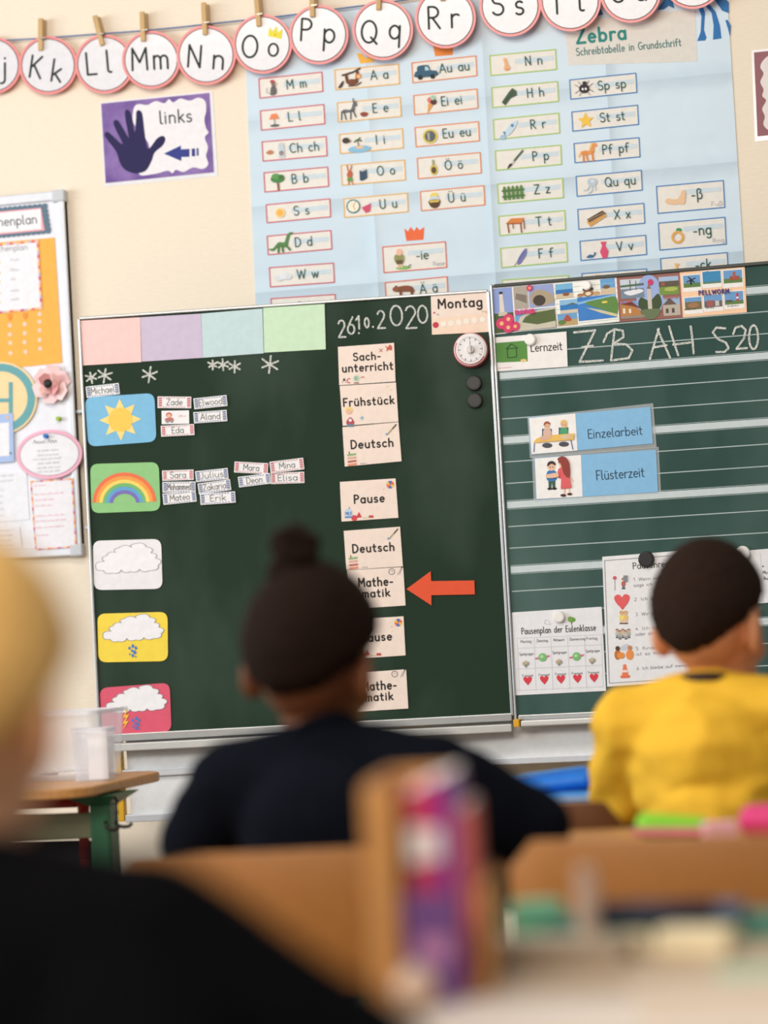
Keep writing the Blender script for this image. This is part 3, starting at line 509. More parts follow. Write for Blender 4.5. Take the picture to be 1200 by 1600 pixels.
for (u0, v0, u1, v1), ops in (((.05, .5, .42, .92), [('r', 0, 0, 1, 1, (205, 215, 225)), ('r', 0, 0, 1, .5, (120, 140, 160)), ('b', [(.15, .35), (.8, .45), (.95, .3), (.4, .15)], (235, 235, 240)), ('r', .4, .4, .44, .95, (110, 110, 110)), ('r', .65, .4, .68, .9, (110, 110, 110)), ('p', [(0, .6), (1, .65), (1, .75), (0, .7)], (80, 110, 90))]),
        ((.03, .06, .4, .44), [('r', 0, 0, 1, 1, (130, 165, 215)), ('p', [(0, .1), (0, .85), (.5, .75), (.9, .4), (.9, .1)], (190, 130, 70)), ('p', [(0, .85), (.5, .95), (.9, .5), (.5, .7)], (120, 60, 45)), ('r', .1, .3, .2, .6, (240, 230, 210)), ('r', .35, .3, .45, .55, (240, 230, 210)), ('r', 0, 0, 1, .15, (150, 140, 130))]),
        ((.66, .52, .97, .92), [('r', 0, 0, 1, 1, (170, 195, 225)), ('r', 0, 0, 1, .55, (120, 150, 70)), ('r', 0, .45, 1, .75, (95, 85, 70)), ('r', .1, .5, .3, .7, (160, 90, 70)), ('e', .6, .3, .35, .12, (175, 190, 90))]), ((.7, .06, .97, .46), [('r', 0, 0, 1, 1, (160, 185, 215)), ('p', [(0, 0), (0, .6), (.4, .95), (.8, .6), (1, .6), (1, 0)], (190, 180, 165)), ('p', [(0, .6), (.4, .98), (.8, .6)], (105, 85, 78)), ('r', .15, .15, .3, .4, (80, 75, 72)), ('r', .5, .15, .65, .4, (80, 75, 72))])): pic(p, sub(q, u0, v0, u1, v1), ops)
pic(p, q, [('e', 0.5, .5, .21, .49, (160, 180, 228)), ('b', [(.32, .3), (.36, .5), (.5, .42), (.64, .56), (.68, .3), (.5, .1)], (62, 80, 48)), ('r', .465, .22, .53, .68, (205, 198, 188)), ('p', [(.465, .68), (.53, .68), (.497, .8)], (140, 110, 100)), ('b', [(.35, .22), (.65, .22), (.6, .06), (.5, .01), (.4, .06)], (105, 120, 85)), ('e', .53, .82, .045, .07, (205, 60, 110))])
p.scribble(968, 474, 22, 2.5, (205, 70, 70), .8, 4, layer=8); p.scribble(1037, 467, 22, 2.5, (205, 90, 70), .8, 4, layer=8); p.build('picture', t)
q = PCQ[3]; t, p = card('postcard', 'peach postcard with six small white framed pictures, rightmost of the row', 'postcard', q, BOARD, (245, 200, 160), group='postcards along the top of the ruled board', th=.0008, off=.001, rough=.3)
hz = [('r', 0, 0, 1, 1, (246, 244, 240)), ('r', .05, .25, .95, .95, (110, 160, 210))]
for (u0, v0, u1, v1), ops in (((.03, .55, .32, .93), [('r', .05, .25, .95, .5, MG), ('r', .4, .4, .5, .75, BLK), ('p', [(.2, .6), (.7, .8), (.72, .75), (.22, .55)], BLK), ('p', [(.3, .85), (.6, .5), (.65, .55), (.35, .88)], BLK)]), ((.33, .6, .64, .98), [('r', .05, .25, .95, .95, (60, 140, 190)), ('r', .05, .25, .95, .35, (90, 130, 100))]), ((.65, .57, .97, .97), [('r', .05, .25, .95, .5, MG), ('r', .35, .4, .8, .62, (165, 80, 60)), ('r', .5, .5, .62, .85, (175, 95, 75))]),
        ((.03, .06, .32, .44), [('r', .05, .25, .95, .7, (120, 110, 70)), ('e', .5, .5, .3, .15, (165, 120, 85))]), ((.33, .08, .64, .46), [('r', .05, .25, .95, .6, (110, 100, 105)), ('r', .2, .3, .5, .65, (165, 95, 85)), ('r', .6, .3, .8, .6, (205, 200, 195))]), ((.65, .1, .97, .5), [('r', .05, .25, .95, .45, MG), ('r', .62, .4, .72, .85, (205, 50, 60)), ('r', .62, .55, .72, .65, WHT), ('r', .1, .4, .4, .5, (90, 80, 85))])): pic(p, sub(q, u0, v0, u1, v1), hz+ops)
pic(p, q, [('e', .42, .9, .05, .07, (225, 220, 60))]); p.scribble(1069, 484.5, 18, 1.5, INK, .4, 4, layer=5); p.scribble(1103, 482, 14, 1.5, INK, .4, 4, layer=5); p.scribble(1136, 479, 18, 1.5, INK, .4, 4, layer=5); p.build('picture', t)
p.text('PELLWORM', 1092, 461, 6.4, (70, 50, 120), .26, 4, 47, gap=.3, layer=9); p.build('lettering', t)
magnet(BOARD, 917.5, 446.5, 7.5, 'small white round magnet on the teddy bear postcard', False, .002)
q = [(770, 527.6), (885, 518), (887, 573), (771.7, 580.5)]; t, p = card('sign_card', 'white card reading Lernzeit with a small green board, under the postcards', 'card', q, BOARD, (246, 242, 240), off=.001)
q2 = [(774.5, 536), (823, 532), (824.5, 564.5), (775, 566.5)]; p.poly(q2, (88, 145, 66)); pic(p, q2, [('e', .87, .05, .1, .07, (235, 205, 130))]); p.stroke([(793, 559), (792.5, 545), (806.5, 543.5), (807, 557.5)], .9, (30, 60, 30), 3, closed=True); p.stroke([(790.5, 545.5), (799, 537), (809.5, 544)], .9, (30, 60, 30), 3); p.build('picture', t)
p.text('Lernzeit', 829.5, 549.4, 12.5, INK, .115, 3.5, 49); p.scribble(775, 576, 24, 1.2, (225, 180, 190), .6, 3.5); p.build('lettering', t)
magnet(BOARD, 829.3, 531, 9.3, 'white round magnet on the Lernzeit card', False, .0026)
film = mat((225, 230, 232), .12, 'laminate_film', alpha=.28, spec=.6)
def child_fig(p, x, y, s, hair, top, legs, long_=False):
    p.frame(x, y, s, 2)
    if long_: p.blob([(-.35, 1.6), (.3, 1.7), (.55, 1), (.5, .2), (-.1, .3), (-.3, .9)], hair, 1)
    p.blob([(-.45, .55), (.45, .55), (.5, -.45), (-.5, -.45)], top, 2); p.ell(0, 1.05, .42, .45, SKN, 3); p.blob([(-.45, 1.1), (-.35, 1.55), (.1, 1.7), (.45, 1.45), (.42, 1.2), (0, 1.38)], hair, 4)
    p.ell(-.15, 1.03, .05, .07, BLK, 5, 8); p.ell(.15, 1.03, .05, .07, BLK, 5, 8)
    if legs: p.poly([(-.4, -.4), (.4, -.4), (.38, -1.3), (.05, -1.3), (0, -.7), (-.08, -1.3), (-.38, -1.3)], legs, 1.5); p.ell(-.25, -1.4, .28, .14, BLK, 2); p.ell(.25, -1.4, .28, .14, BLK, 2)
    p.frame()
for nm, q, lam, div, tx, lb in (('e', [(826, 652.7), (1016, 635.6), (1020, 693), (830, 710.5)], [(824, 651.5), (1020.5, 630), (1026, 699.5), (828, 716)], ((899, 646.1), (902.3, 703.9)), ('Einzelarbeit', 919, 685, 13.5, 85), 'upper laminated blue card reading Einzelarbeit with two children at a desk'),
        ('f', [(835, 715.7), (1025, 702.7), (1028, 769), (837.7, 780.5)], [(831, 713.5), (1029, 698), (1033, 771.5), (834, 784)], ((907.7, 710.7), (910.3, 776)), ('Flüsterzeit', 932, 750, 14.5, 75), 'lower laminated blue card reading Flüsterzeit with a girl whispering')):
    t, p = card('work_card', lb, 'card', q, BOARD, (136, 192, 232), off=.0022 if nm == 'e' else .001, group='laminated work cards on the ruled board')
    slab('laminate_pouch', BOARD, lam, .0014 if nm == 'e' else .0002, .0006, film, t)
    p.poly([(q[0][0]+.8, q[0][1]+.8), div[0], div[1], (q[3][0]+.8, q[3][1]-.8)], WHT)
    if nm == 'e':
        for x, y, hc, tc in ((854, 673, (165, 90, 60), (225, 190, 175)), (880, 671, (240, 200, 120), (80, 165, 120))): p.rect(x-7, y-3, x+8, y+10, (50, 75, 100), 2); child_fig(p, x+1 if x < 870 else x+1, y+4, 11, hc, tc, None, x > 870); p.ell(x+1, y+23, 8, 4, (80, 80, 90), 2); 
        p.poly([(838, 685), (860, 680), (897, 677), (896, 687), (833, 692)], (240, 195, 100), 8); p.stroke([(835, 693), (834, 706)], 1.4, (50, 100, 165), 3); p.stroke([(892, 688), (895, 702)], 1.4, (50, 100, 165), 3); p.blob([(842, 684), (855, 679), (862, 683), (850, 688)], (225, 185, 160), 9); p.blob([(876, 681), (890, 679), (892, 684), (880, 686)], (225, 200, 170), 9)
    else:
        child_fig(p, 862, 744, 14, (60, 45, 45), (58, 125, 190), (60, 95, 75)); p.blob([(853, 742), (870, 739), (872, 745), (856, 747)], SKN, 9); child_fig(p, 880, 740, 15, (150, 62, 52), (228, 100, 105), None, True)
        p.blob([(871, 717), (880, 713), (889, 722), (890, 745), (882, 742), (876, 725)], (150, 62, 52), 8); p.poly([(877, 741), (889, 740), (893, 762), (876, 764)], (228, 100, 105), 7); p.stroke([(882, 763), (882, 773)], 2.2, SKN, 3); p.stroke([(889, 762), (890, 771)], 2.2, SKN, 3); p.ell(880, 774, 4.5, 2.2, (80, 40, 40), 4); p.ell(890, 772, 4, 2, (80, 40, 40), 4); p.stroke([(891, 745), (895, 752)], 2, SKN, 3)
    p.build('picture', t); p.text(tx[0], tx[1], tx[2], tx[3], (42, 70, 92), .1, 4.3, tx[4]); p.build('lettering', t)
def heart(p, x, y, s, c, ly=2): p.frame(x, y, s, 3); p.blob([(0, .62), (.25, .9), (.6, .98), (.95, .75), (.98, .35), (.7, -.2), (.3, -.65), (0, -1), (-.3, -.65), (-.7, -.2), (-.98, .35), (-.95, .75), (-.6, .98), (-.25, .9)], c, ly); p.frame()
q = [(800, 957), (940, 948), (947, 1079.5), (806, 1086.5)]; t, p = card('timetable_sheet', 'white Pausenplan sheet with red hearts at the lower left of the ruled board', 'paper', q, BOARD, (238, 238, 242), off=.001)
gl = (205, 205, 212); cm = lambda x, y: (780+x/2.857, 810+y/2.857)
for i in range(6): x = 80+i*75; p.stroke([cm(x, 538-i*3), cm(x+10, 772-i*3)], .6, gl)
for y in (535, 580, 672, 768): p.stroke([cm(80, y), cm(462, y-17)], .6, gl)
p.build('grid', t); p.text('Pausenplan der Eulenklasse', 815, 991, 9.6, (42, 42, 46), .12, 3, 116, gap=.2)
for i, d in enumerate(('Montag', 'Dienstag', 'Mittwoch', 'Donnerstag', 'Freitag')):
    x, y = cm(95+i*73.5, 556-i*3.5); p.text(d, x, y, 4.2, (105, 105, 112), .13, 2.5, 17 if i != 3 else 24); x, y = cm(103+i*73.5, 708-i*3.5); p.text('Freispiel', x, y, 4, (105, 105, 112), .12, 2.5, 17)
    if i % 2 == 0: x, y = cm(90+i*74, 612-i*3.5); p.text('Spielgruppe', x, y, 4.2, (105, 105, 112), .12, 2.5, 22)
p.build('lettering', t)
for i in range(5):
    heart(p, *cm(127+i*74, 725-i*3.2), 6.6, (225, 62, 78)); p.build('heart_picture', t)
    if i % 2: 
        x, y = cm(193+(i-1)*76, 622-i*2); p.stroke([(x-10, y+2), (x+10, y-2)], 3, (225, 120, 160), 2); p.ell(x, y, 6.5, 6.5, (125, 195, 120), 3); p.ell(x-1, y-1, 3, 2.5, (185, 225, 170), 4)
    else:
        x, y = cm(119+i*74, 648-i*3.5)
        for a, b, c in ((-3, 0, (190, 175, 150)), (3, 0, (165, 160, 150)), (0, -2, (205, 190, 165)), (0, 3, (150, 150, 135))): p.ell(x+a, y+b, 2.4, 3, c, 2)
x, y = cm(323, 452); p.ell(x, y, 6, 4, (110, 165, 70), 2); p.ell(x-2, y-1, 4, 4, (125, 175, 80), 3); p.stroke([(x, y+2), (x, y+7)], 1.6, BRN, 1); p.build('tree_picture', t); x, y = cm(214, 462); p.stroke([(x-4, y+3), (x-3, y-3), (x+2, y-2), (x+5, y+4)], .8, (195, 195, 200), closed=True); p.build('pictures', t)
magnet(BOARD, 874.5, 964, 9, 'white round magnet holding the sheet with hearts', False, .0026)
q = [(941, 870), (1083, 859), (1090, 1064), (948.7, 1073)]; t, p = card('rules_sheet', 'tall white Pausenregeln sheet beside the head of the boy in yellow', 'paper', q, BOARD, (240, 240, 243), off=.0024)
p.stroke([(944.5, 876), (1079, 866), (1085, 1059), (952, 1067.5)], .8, (110, 110, 118), closed=True); p.build('border_line', t)
p.text('Pausenregeln', 989, 889, 9.5, INK, .12, 4, 74)
for x, y, s in ((990, 908, '1. Wenn mich jemand'), (990, 917, 'sage ich Stop und'), (991, 939, '2. Ich bin freundlich'), (993, 962.5, '3. Wir bestimmen'), (993, 985, '4. Ich schlichte'), (993, 993.5, 'oder darf'), (993.5, 1016, '5. Kinder, die'), (994, 1024.5, 'ist so mitspielen'), (995, 1047, '6. Ich bleibe auf meinem')):
    p.text(s, x, y, 5, (135, 135, 142), .12, 4, min(len(s)*3.9, 84))
p.build('lettering', t)
p.ell(960.5, 903, 3, 3, (220, 90, 110)); p.stroke([(960.5, 905), (961, 922)], 1, GRY); child_fig(p, 974, 912, 5.5, BRN, (200, 100, 100), (120, 120, 130)); p.rect(974, 899, 980, 909, (140, 140, 150), 6); p.build('picture', t); heart(p, 972, 940.5, 12, (232, 98, 100)); p.build('heart_picture', t)
for x, c in ((971, (245, 225, 130)), (977.5, (240, 200, 120))): child_fig(p, x, 965, 6.5, (220, 180, 110), c, (240, 205, 170))
p.build('picture', t)
for k in range(5): child_fig(p, 964+k*4.6, 990+(k % 2)*2, 4.5, (120, 90, 70), ((205, 200, 190), (170, 190, 170), (220, 190, 170))[k % 3], (150, 150, 155))
p.build('picture', t)
p.blob([(968, 1012), (980, 1006), (984, 1014), (972, 1016)], (205, 210, 225)); p.ell(965, 1023, 5, 8, (195, 120, 60)); p.ell(970, 1024, 6, 5, (238, 150, 70), 3); p.ell(984, 1023, 6, 8, (240, 150, 80), 2); p.ell(984, 1012, 3.5, 3.5, (205, 140, 90), 3); p.ell(965, 1013, 3.5, 3.5, (90, 60, 45), 3)
p.build('picture', t); p.frame(976.5, 1049, 11, 3); p.poly([(-.18, 1), (.18, 1), (.5, -.6), (-.5, -.6)], (240, 130, 90)); p.poly([(-.32, .2), (.32, .2), (.4, -.15), (-.4, -.15)], (250, 225, 215), 2); p.poly([(-.75, -.6), (.75, -.6), (.6, -.95), (-.6, -.95)], (238, 120, 80)); p.build('pictures', t)
magnet(BOARD, 1010.5, 874, 12.6, 'black round magnet holding the tall white rules sheet', True, .004)
q = [(1098, 866), (1240, 854), (1244, 938), (1102, 950)]; t, p = card('notice_sheet', 'white sheet right of the head of the boy, cut by the photo edge', 'paper', q, BOARD, (236, 236, 240), off=.001)
for x in (1188, 1215): p.stroke([(x, 866), (x+4, 940)], .6, gl)
p.text('Mu', 1192, 897, 5, INK, .14, 4); p.text('Au', 1193, 906, 5, INK, .14, 4); p.ell(1192, 885, 1.2, 1.2, INK); p.build('lettering', t)
magnet(BOARD, 1161, 864.5, 11.5, 'white round magnet right of the head of the boy', False, .0026)
# ------------------------------------------------------------------ the alphabet poster on the wall
PZ = [(380.5, 30), (1134, -45), (1166, 470), (401.5, 530)]
pt = thing('alphabet_poster', 'large pale blue folded alphabet poster with letter boxes hanging above the chalkboards', 'poster', WALL.at(770, 300, .001))
def folded_paper():
    m = bpy.data.materials.new('folded_paper'); m.use_nodes = True; N = m.node_tree.nodes; L = m.node_tree.links; b = N['Principled BSDF']
    b.inputs['Roughness'].default_value = .38; b.inputs['Specular IOR Level'].default_value = .4; b.inputs['Base Color'].default_value = (*lin((206, 226, 240)), 1)
    tc = N.new('ShaderNodeTexCoord'); sp = N.new('ShaderNodeSeparateXYZ'); L.new(tc.outputs['Object'], sp.inputs[0]); o0 = org(pt); acc = None
    def math_(op, a, b_=None):
        n = N.new('ShaderNodeMath'); n.operation = op
        for i, v in enumerate((a, b_)):
            if v is None: continue
            if isinstance(v, (int, float)): n.inputs[i].default_value = v
            else: L.new(v, n.inputs[i])
        return n.outputs[0]
    for ax, x, y in ((2, 700, 158), (2, 700, 295), (2, 700, 432), (0, 583, 300), (0, 767, 300), (0, 958, 300)):
        c = (WALL.at(x, y)-o0)[ax]; d = math_('ABSOLUTE', math_('SUBTRACT', sp.outputs[ax], c)); h = math_('MAXIMUM', math_('SUBTRACT', 1.0, math_('MULTIPLY', d, 22)), 0.0); h = math_('POWER', h, 2.0)
        acc = h if acc is None else math_('ADD', acc, h)
    nz = N.new('ShaderNodeTexNoise'); nz.inputs['Scale'].default_value = 9; L.new(tc.outputs['Object'], nz.inputs[0]); acc = math_('ADD', acc, math_('MULTIPLY', nz.outputs['Fac'], .8))
    bp = N.new('ShaderNodeBump'); bp.inputs['Strength'].default_value = .75; bp.inputs['Distance'].default_value = .007; L.new(acc, bp.inputs['Height']); L.new(bp.outputs[0], b.inputs['Normal']); return m
slab('sheet', WALL, PZ, .001, .001, folded_paper(), pt)
PW = (238, 234, 226); CR, CY, CO, CG, CB = (212, 62, 88), (240, 184, 88), (236, 136, 78), (172, 206, 90), (44, 124, 190)
def field(tl, tr, h, col, word, icon, tx=43, by=20.5, th=14, note=None, tw=None):
    p = Pen(WALL, .002); e = Vector(tr)-Vector(tl); L_ = e.length; ang = -math.degrees(math.atan2(e.y, e.x)); dn = Vector((e.y, -e.x)).normalized()*-1
    dn = Vector((.055, 1)).normalized(); f = lambda x, y: tuple(Vector(tl)+e*(x/L_)+dn*y)
    p.poly([f(0, 0), f(L_, 0), f(L_, h), f(0, h)], PW, 1); p.poly([f(39, 9), f(L_-4, 9), f(L_-4, 16.5), f(39, 16.5)], (210, 224, 232), 2); p.stroke([f(0, 0), f(L_, 0), f(L_, h), f(0, h)], 1.5, col, 3, closed=True)
    o = p.build('letter_field', pt); q_ = Pen(WALL, .0024); x, y = f(tx, by); q_.text(word, x, y, th, (14, 84, 78), .115, ang, w=tw, gap=.17, layer=4); lo = None
    if note: x, y = f(L_-21, h-4); q_.text(note, x, y, 6.5, (190, 190, 195), .12, ang, 18, layer=4)
    q_.build('lettering', o); x, y = f(21, h*.52); icon(q_, x, y); q_.build('picture', o)
def ic(*ops, s=13, s2=None, dx=0, dy=0, rot=5):
    def go(p, x, y):
        p.frame(x+dx, y+dy, s, rot)
        for k, o in enumerate(ops):
            ly = 4+k*.25
            if o[0] == 'e': p.ell(o[1], o[2], o[3], o[4], o[5], ly, 14)
            elif o[0] == 'p': p.poly(o[1], o[2], ly)
            elif o[0] == 'b': p.blob(o[1], o[2], ly)
            elif o[0] == 's': p.stroke(o[1], o[2], o[3], ly)
        p.frame()
    return go
DB, LG, TQ = (70, 50, 45), (205, 208, 210), (70, 110, 125)
I = dict(
 mouse=ic(('b', [(-.3, -.9), (.35, -.8), (.4, -.1), (.1, .3), (-.25, -.1)], (105, 100, 100)), ('e', .15, .4, .3, .28, (120, 110, 108)), ('e', 0, .72, .28, .2, (190, 70, 70)), ('e', .42, .36, .12, .1, SKN), ('s', [(-.3, -.8), (-.8, -.5), (-.7, 0)], .06, GRY)),
 lamp=ic(('p', [(-.62, .05), (-.3, .7), (.3, .7), (.62, .05)], (238, 140, 90)), ('s', [(0, .05), (0, -.6)], .12, GRY), ('e', 0, -.72, .55, .16, (95, 100, 100))),
 chem=ic(('b', [(-1.2, -.15), (-.7, .15), (-.3, -.15), (-.75, -.4)], (195, 130, 95)), ('p', [(.3, -.9), (.3, .6), (.5, .9), (.9, .9), (1, .6), (1, -.9)], (200, 212, 220)), ('e', .65, -.35, .28, .3, (120, 130, 135)), ('e', .65, -.4, .12, .12, (220, 150, 130))),
 tree=ic(('s', [(0, -1), (0, .1)], .26, BRN), ('e', 0, .35, .85, .5, (75, 135, 75)), ('e', -.2, .65, .5, .35, (95, 155, 85)), ('e', .45, .5, .35, .3, (65, 120, 65))),
 sun=ic(('e', 0, 0, .6, .6, (250, 215, 150)), ('e', 0, 0, .4, .4, (248, 185, 85))),
 dino=ic(('b', [(-1.6, -.55), (-1, -.5), (-.3, .15), (.4, .1), (.75, .85), (1.2, 1.25), (1.6, 1.1), (1.2, .9), (.95, .3), (.7, -.45), (.2, -.5), (-.4, -.4), (-1, -.85)], (85, 135, 75)), ('s', [(-.3, -.3), (-.4, -1)], .28, (80, 125, 70)), ('s', [(.1, -.3), (.15, -1)], .26, (80, 125, 70)), ('s', [(.6, -.3), (1, -.85)], .26, (80, 125, 70)), s=13, dy=-2),
 cloud=ic(('e', -.5, -.15, .5, .35, (225, 228, 234)), ('e', .1, .1, .55, .45, (232, 235, 240)), ('e', .65, -.05, .4, .32, (222, 226, 232))),
 sloth=ic(('s', [(-1, .5), (.2, .75), (1, 1.1)], .2, DB), ('s', [(-.6, .5), (-.5, -.3), (.5, -.4), (.7, .7)], .34, (110, 62, 42)), ('e', 0, -.35, .6, .35, (125, 70, 45)), ('e', .75, .25, .35, .3, (215, 140, 70)), ('e', .8, .2, .2, .16, (240, 200, 150)), ('b', [(-1.6, -.85), (-1.2, -.8), (-.9, -.2), (-1.1, -.2)], DB), ('s', [(-.4, -.75), (.5, -.75), (1, -.45)], .12, DB), s=14, dx=5),
 donkey=ic(('b', [(-1, -.05), (-.6, .3), (.2, .25), (.6, 1.1), (.95, 1.15), (1, .6), (.75, .55), (.6, 0), (-.2, -.1)], (105, 108, 112)), ('s', [(.62, 1.1), (.6, 1.5)], .14, (90, 92, 95)), ('s', [(-.9, 0), (-1, -.9)], .16, (80, 82, 85)), ('s', [(-.6, 0), (-.45, -.9)], .16, (80, 82, 85)), ('s', [(.2, 0), (.1, -.9)], .16, (80, 82, 85)), ('s', [(.5, .1), (.75, -.7)], .16, (80, 82, 85)), ('b', [(1.3, -.35), (1.7, -.2), (2.2, -.35), (2, -.7), (1.5, -.7)], (150, 70, 50)), s=13, dx=-3),
 isle=ic(('e', .55, -.75, 1.4, .42, (140, 195, 225)), ('e', .6, -.55, .5, .18, (240, 195, 150)), ('s', [(.5, -.5), (.4, .2)], .12, BRN), ('s', [(0, .15), (.4, .4), (.85, .2)], .16, (70, 110, 70)), ('s', [(.4, .3), (.7, .6)], .14, (70, 110, 70)), ('e', -1, .4, .45, .35, (70, 55, 48)), ('e', -.6, .3, .2, .15, (150, 110, 90)), s=13, dx=2),
 book=ic(('b', [(-1.2, .1), (-.8, .6), (-.5, .2), (-.7, -.4), (-1, -.4)], (195, 100, 70)), ('s', [(-1, .5), (-1.1, 1.2)], .15, (200, 120, 80)), ('s', [(-.75, .5), (-.55, 1.1)], .15, (200, 120, 80)), ('p', [(-1.2, -.3), (-.6, -.3), (-.5, -.75), (-1.2, -.75)], (90, 160, 80)), ('s', [(-1, -.7), (-1.1, -1.1)], .14, (200, 120, 80)), ('s', [(-.7, -.7), (-.6, -1.1)], .14, (200, 120, 80)), ('p', [(.3, -.7), (.35, .45), (.9, .65), (1.25, .5), (1.2, -.5), (.6, -.8)], (55, 80, 105)), ('p', [(.35, .45), (.9, .65), (1.25, .5), (.7, .3)], LG), s=13, dx=3),
 clock=ic(('e', -.2, .15, .95, .95, (40, 125, 140)), ('e', -.2, .15, .78, .78, (245, 240, 215)), ('s', [(-.2, .15), (.15, .75)], .08, (215, 90, 70)), ('s', [(-.2, .15), (0, -.3)], .08, (215, 90, 70)), ('p', [(.9, -.1), (2.2, .35), (2, -.7), (1.4, -.9)], (215, 80, 115)), s=11.5, dx=-4),
 car=ic(('b', [(-1.2, -.55), (-1.2, .05), (-1, .15), (-.85, .7), (.3, .75), (.6, .15), (1.25, 0), (1.25, -.55)], (50, 95, 120)), ('p', [(-.85, .15), (-.75, .58), (-.15, .6), (-.15, .15)], (185, 215, 225)), ('p', [(-.05, .15), (-.05, .6), (.25, .58), (.45, .15)], (185, 215, 225)), ('e', -.7, -.6, .28, .28, BLK), ('e', .75, -.6, .28, .28, BLK), s=13.5),
 icecream=ic(('p', [(-.35, .1), (.45, .25), (-.55, -1.1)], (230, 165, 80)), ('e', -.05, .5, .4, .38, (225, 120, 120)), ('e', .3, .25, .38, .35, (85, 50, 40)), ('e', .25, .75, .3, .3, (165, 205, 180)), s=13, dx=6),
 owl=ic(('e', 0, 0, 1, 1, (222, 200, 90)), ('e', 0, 0, .75, .75, (95, 100, 98)), ('p', [(-.35, -.55), (-.4, .5), (-.05, .6), (-.05, -.6)], (165, 170, 165)), s=11.5, dx=2),
 oil=ic(('e', 0, -.25, .45, .65, (215, 195, 95)), ('e', 0, -.3, .3, .4, (95, 75, 45)), ('p', [(-.14, .3), (-.12, .95), (.12, .95), (.14, .3)], (165, 165, 120)), s=13, dx=4),
 egg=ic(('e', 0, .5, .5, .42, (240, 215, 90)), ('e', 0, .1, .6, .45, (205, 215, 220)), ('b', [(-.65, 0), (.65, 0), (.5, -.7), (0, -.95), (-.5, -.7)], (92, 62, 38)), ('p', [(-.6, 0), (.6, 0), (.55, -.25), (-.55, -.25)], (225, 195, 90)), s=13),
 giant=ic(('e', .4, -1.05, .9, .22, (135, 190, 95)), ('s', [(-.15, -.3), (-.15, -1)], .22, SKN), ('s', [(.2, -.3), (.2, -1)], .22, SKN), ('b', [(-.5, .5), (.5, .5), (.45, -.4), (-.45, -.4)], (150, 150, 95)), ('p', [(-.4, -.1), (.4, -.1), (.35, -.6), (-.35, -.6)], (105, 85, 55)), ('e', .05, .85, .36, .42, (245, 190, 165)), ('e', 1.1, -.85, .2, .18, WHT), ('s', [(1, -1), (1.25, -.75)], .12, BLK), s=13, dx=4),
 bear=ic(('b', [(-1.2, .1), (-.7, .45), (.3, .5), (.9, .25), (1, -.3), (.4, -.2), (-.5, -.15), (-1, -.1)], (140, 80, 50)), ('s', [(-.5, 0), (-.5, -.6)], .28, (125, 70, 45)), ('s', [(.7, 0), (.75, -.6)], .28, (125, 70, 45)), ('e', -1.05, .2, .34, .28, (150, 88, 56)), ('e', -.95, .5, .12, .12, (125, 70, 45)), s=14, dx=9, dy=-7),
 nose=ic(('b', [(-.3, .8), (.05, .8), (.3, -.1), (.5, -.5), (.1, -.8), (-.35, -.6), (-.2, 0)], (240, 180, 130)), ('e', .1, -.6, .15, .08, (205, 120, 90)), s=12, dx=4),
 trousers=ic(('p', [(-.9, -.6), (-.5, -1), (.2, -.2), (1, .1), (1, .6), (.5, 1), (0, .5)], (70, 92, 72)), ('s', [(-.5, -.6), (.6, .5)], .06, (40, 60, 45)), s=13, dx=5),
 rocket=ic(('b', [(-.7, -.5), (.1, .5), (1, .9), (.7, .1), (-.2, -.8)], (200, 222, 236)), ('e', .35, .35, .2, .2, (90, 140, 190)), ('p', [(-.5, -.3), (-.9, -.3), (-.6, -.8)], (95, 140, 195)), ('e', -.9, -.95, .35, .3, (165, 200, 225)), s=13, dx=4),
 brush=ic(('s', [(-.1, -.2), (1.1, 1)], .22, (70, 105, 75)), ('s', [(-.4, -.5), (-.1, -.2)], .26, LG), ('b', [(-.9, -1), (-.35, -.65), (-.3, -.45), (-.6, -.45)], (60, 45, 45)), s=13, dx=8),
 fence=ic(*[('p', [(-1.3+.55*i, -.85), (-1.3+.55*i, .7), (-1.1+.55*i, 1), (-.9+.55*i, .7), (-.9+.55*i, -.85)], (90, 135, 70)) for i in range(5)], ('s', [(-1.4, .35), (1.4, .35)], .2, (75, 118, 60)), ('s', [(-1.4, -.4), (1.4, -.4)], .2, (75, 118, 60)), s=12, dx=3),
 table=ic(('p', [(-1.1, .35), (-.5, .85), (1.1, .8), (.75, .25)], (222, 135, 65)), ('p', [(-1.1, .35), (.75, .25), (.75, .1), (-1.1, .2)], (180, 98, 50)), ('s', [(-.95, .2), (-.9, -.8)], .16, (150, 80, 45)), ('s', [(.6, .1), (.62, -.9)], .16, (150, 80, 45)), ('s', [(1, .5), (1.02, -.5)], .14, (150, 80, 45)), ('s', [(-.35, .2), (-.33, -.35)], .12, (150, 80, 45)), s=13, dx=5),
 feather=ic(('b', [(-.5, -.8), (-.3, -.1), (.3, .7), (.75, 1), (.7, .3), (.2, -.4), (-.2, -.8)], (120, 125, 180)), ('s', [(-.9, -1), (.6, .7)], .06, (80, 85, 130)), s=13, dx=10),
 peel=ic(('e', 0, .1, .6, .5, (130, 180, 80)), ('e', .3, .3, .3, .25, (160, 200, 100)), s=12, dx=8, dy=-3),
 spider=ic(('s', [(-1.2, .6), (-.5, .1), (0, 0), (.5, .1), (1.2, .6)], .06, DB), ('s', [(-1.2, -.5), (-.5, -.1), (.5, -.1), (1.2, -.5)], .06, DB), ('s', [(-.7, 1), (-.2, .2), (.2, .2), (.7, 1)], .06, DB), ('s', [(-.7, -.9), (-.2, -.2), (.2, -.2), (.7, -.9)], .06, DB), ('e', 0, 0, .68, .6, (52, 42, 50)), ('e', -.2, -.05, .14, .16, WHT), ('e', .2, -.05, .14, .16, WHT), ('e', .1, .75, .3, .2, (52, 42, 50)), s=12, dx=1),
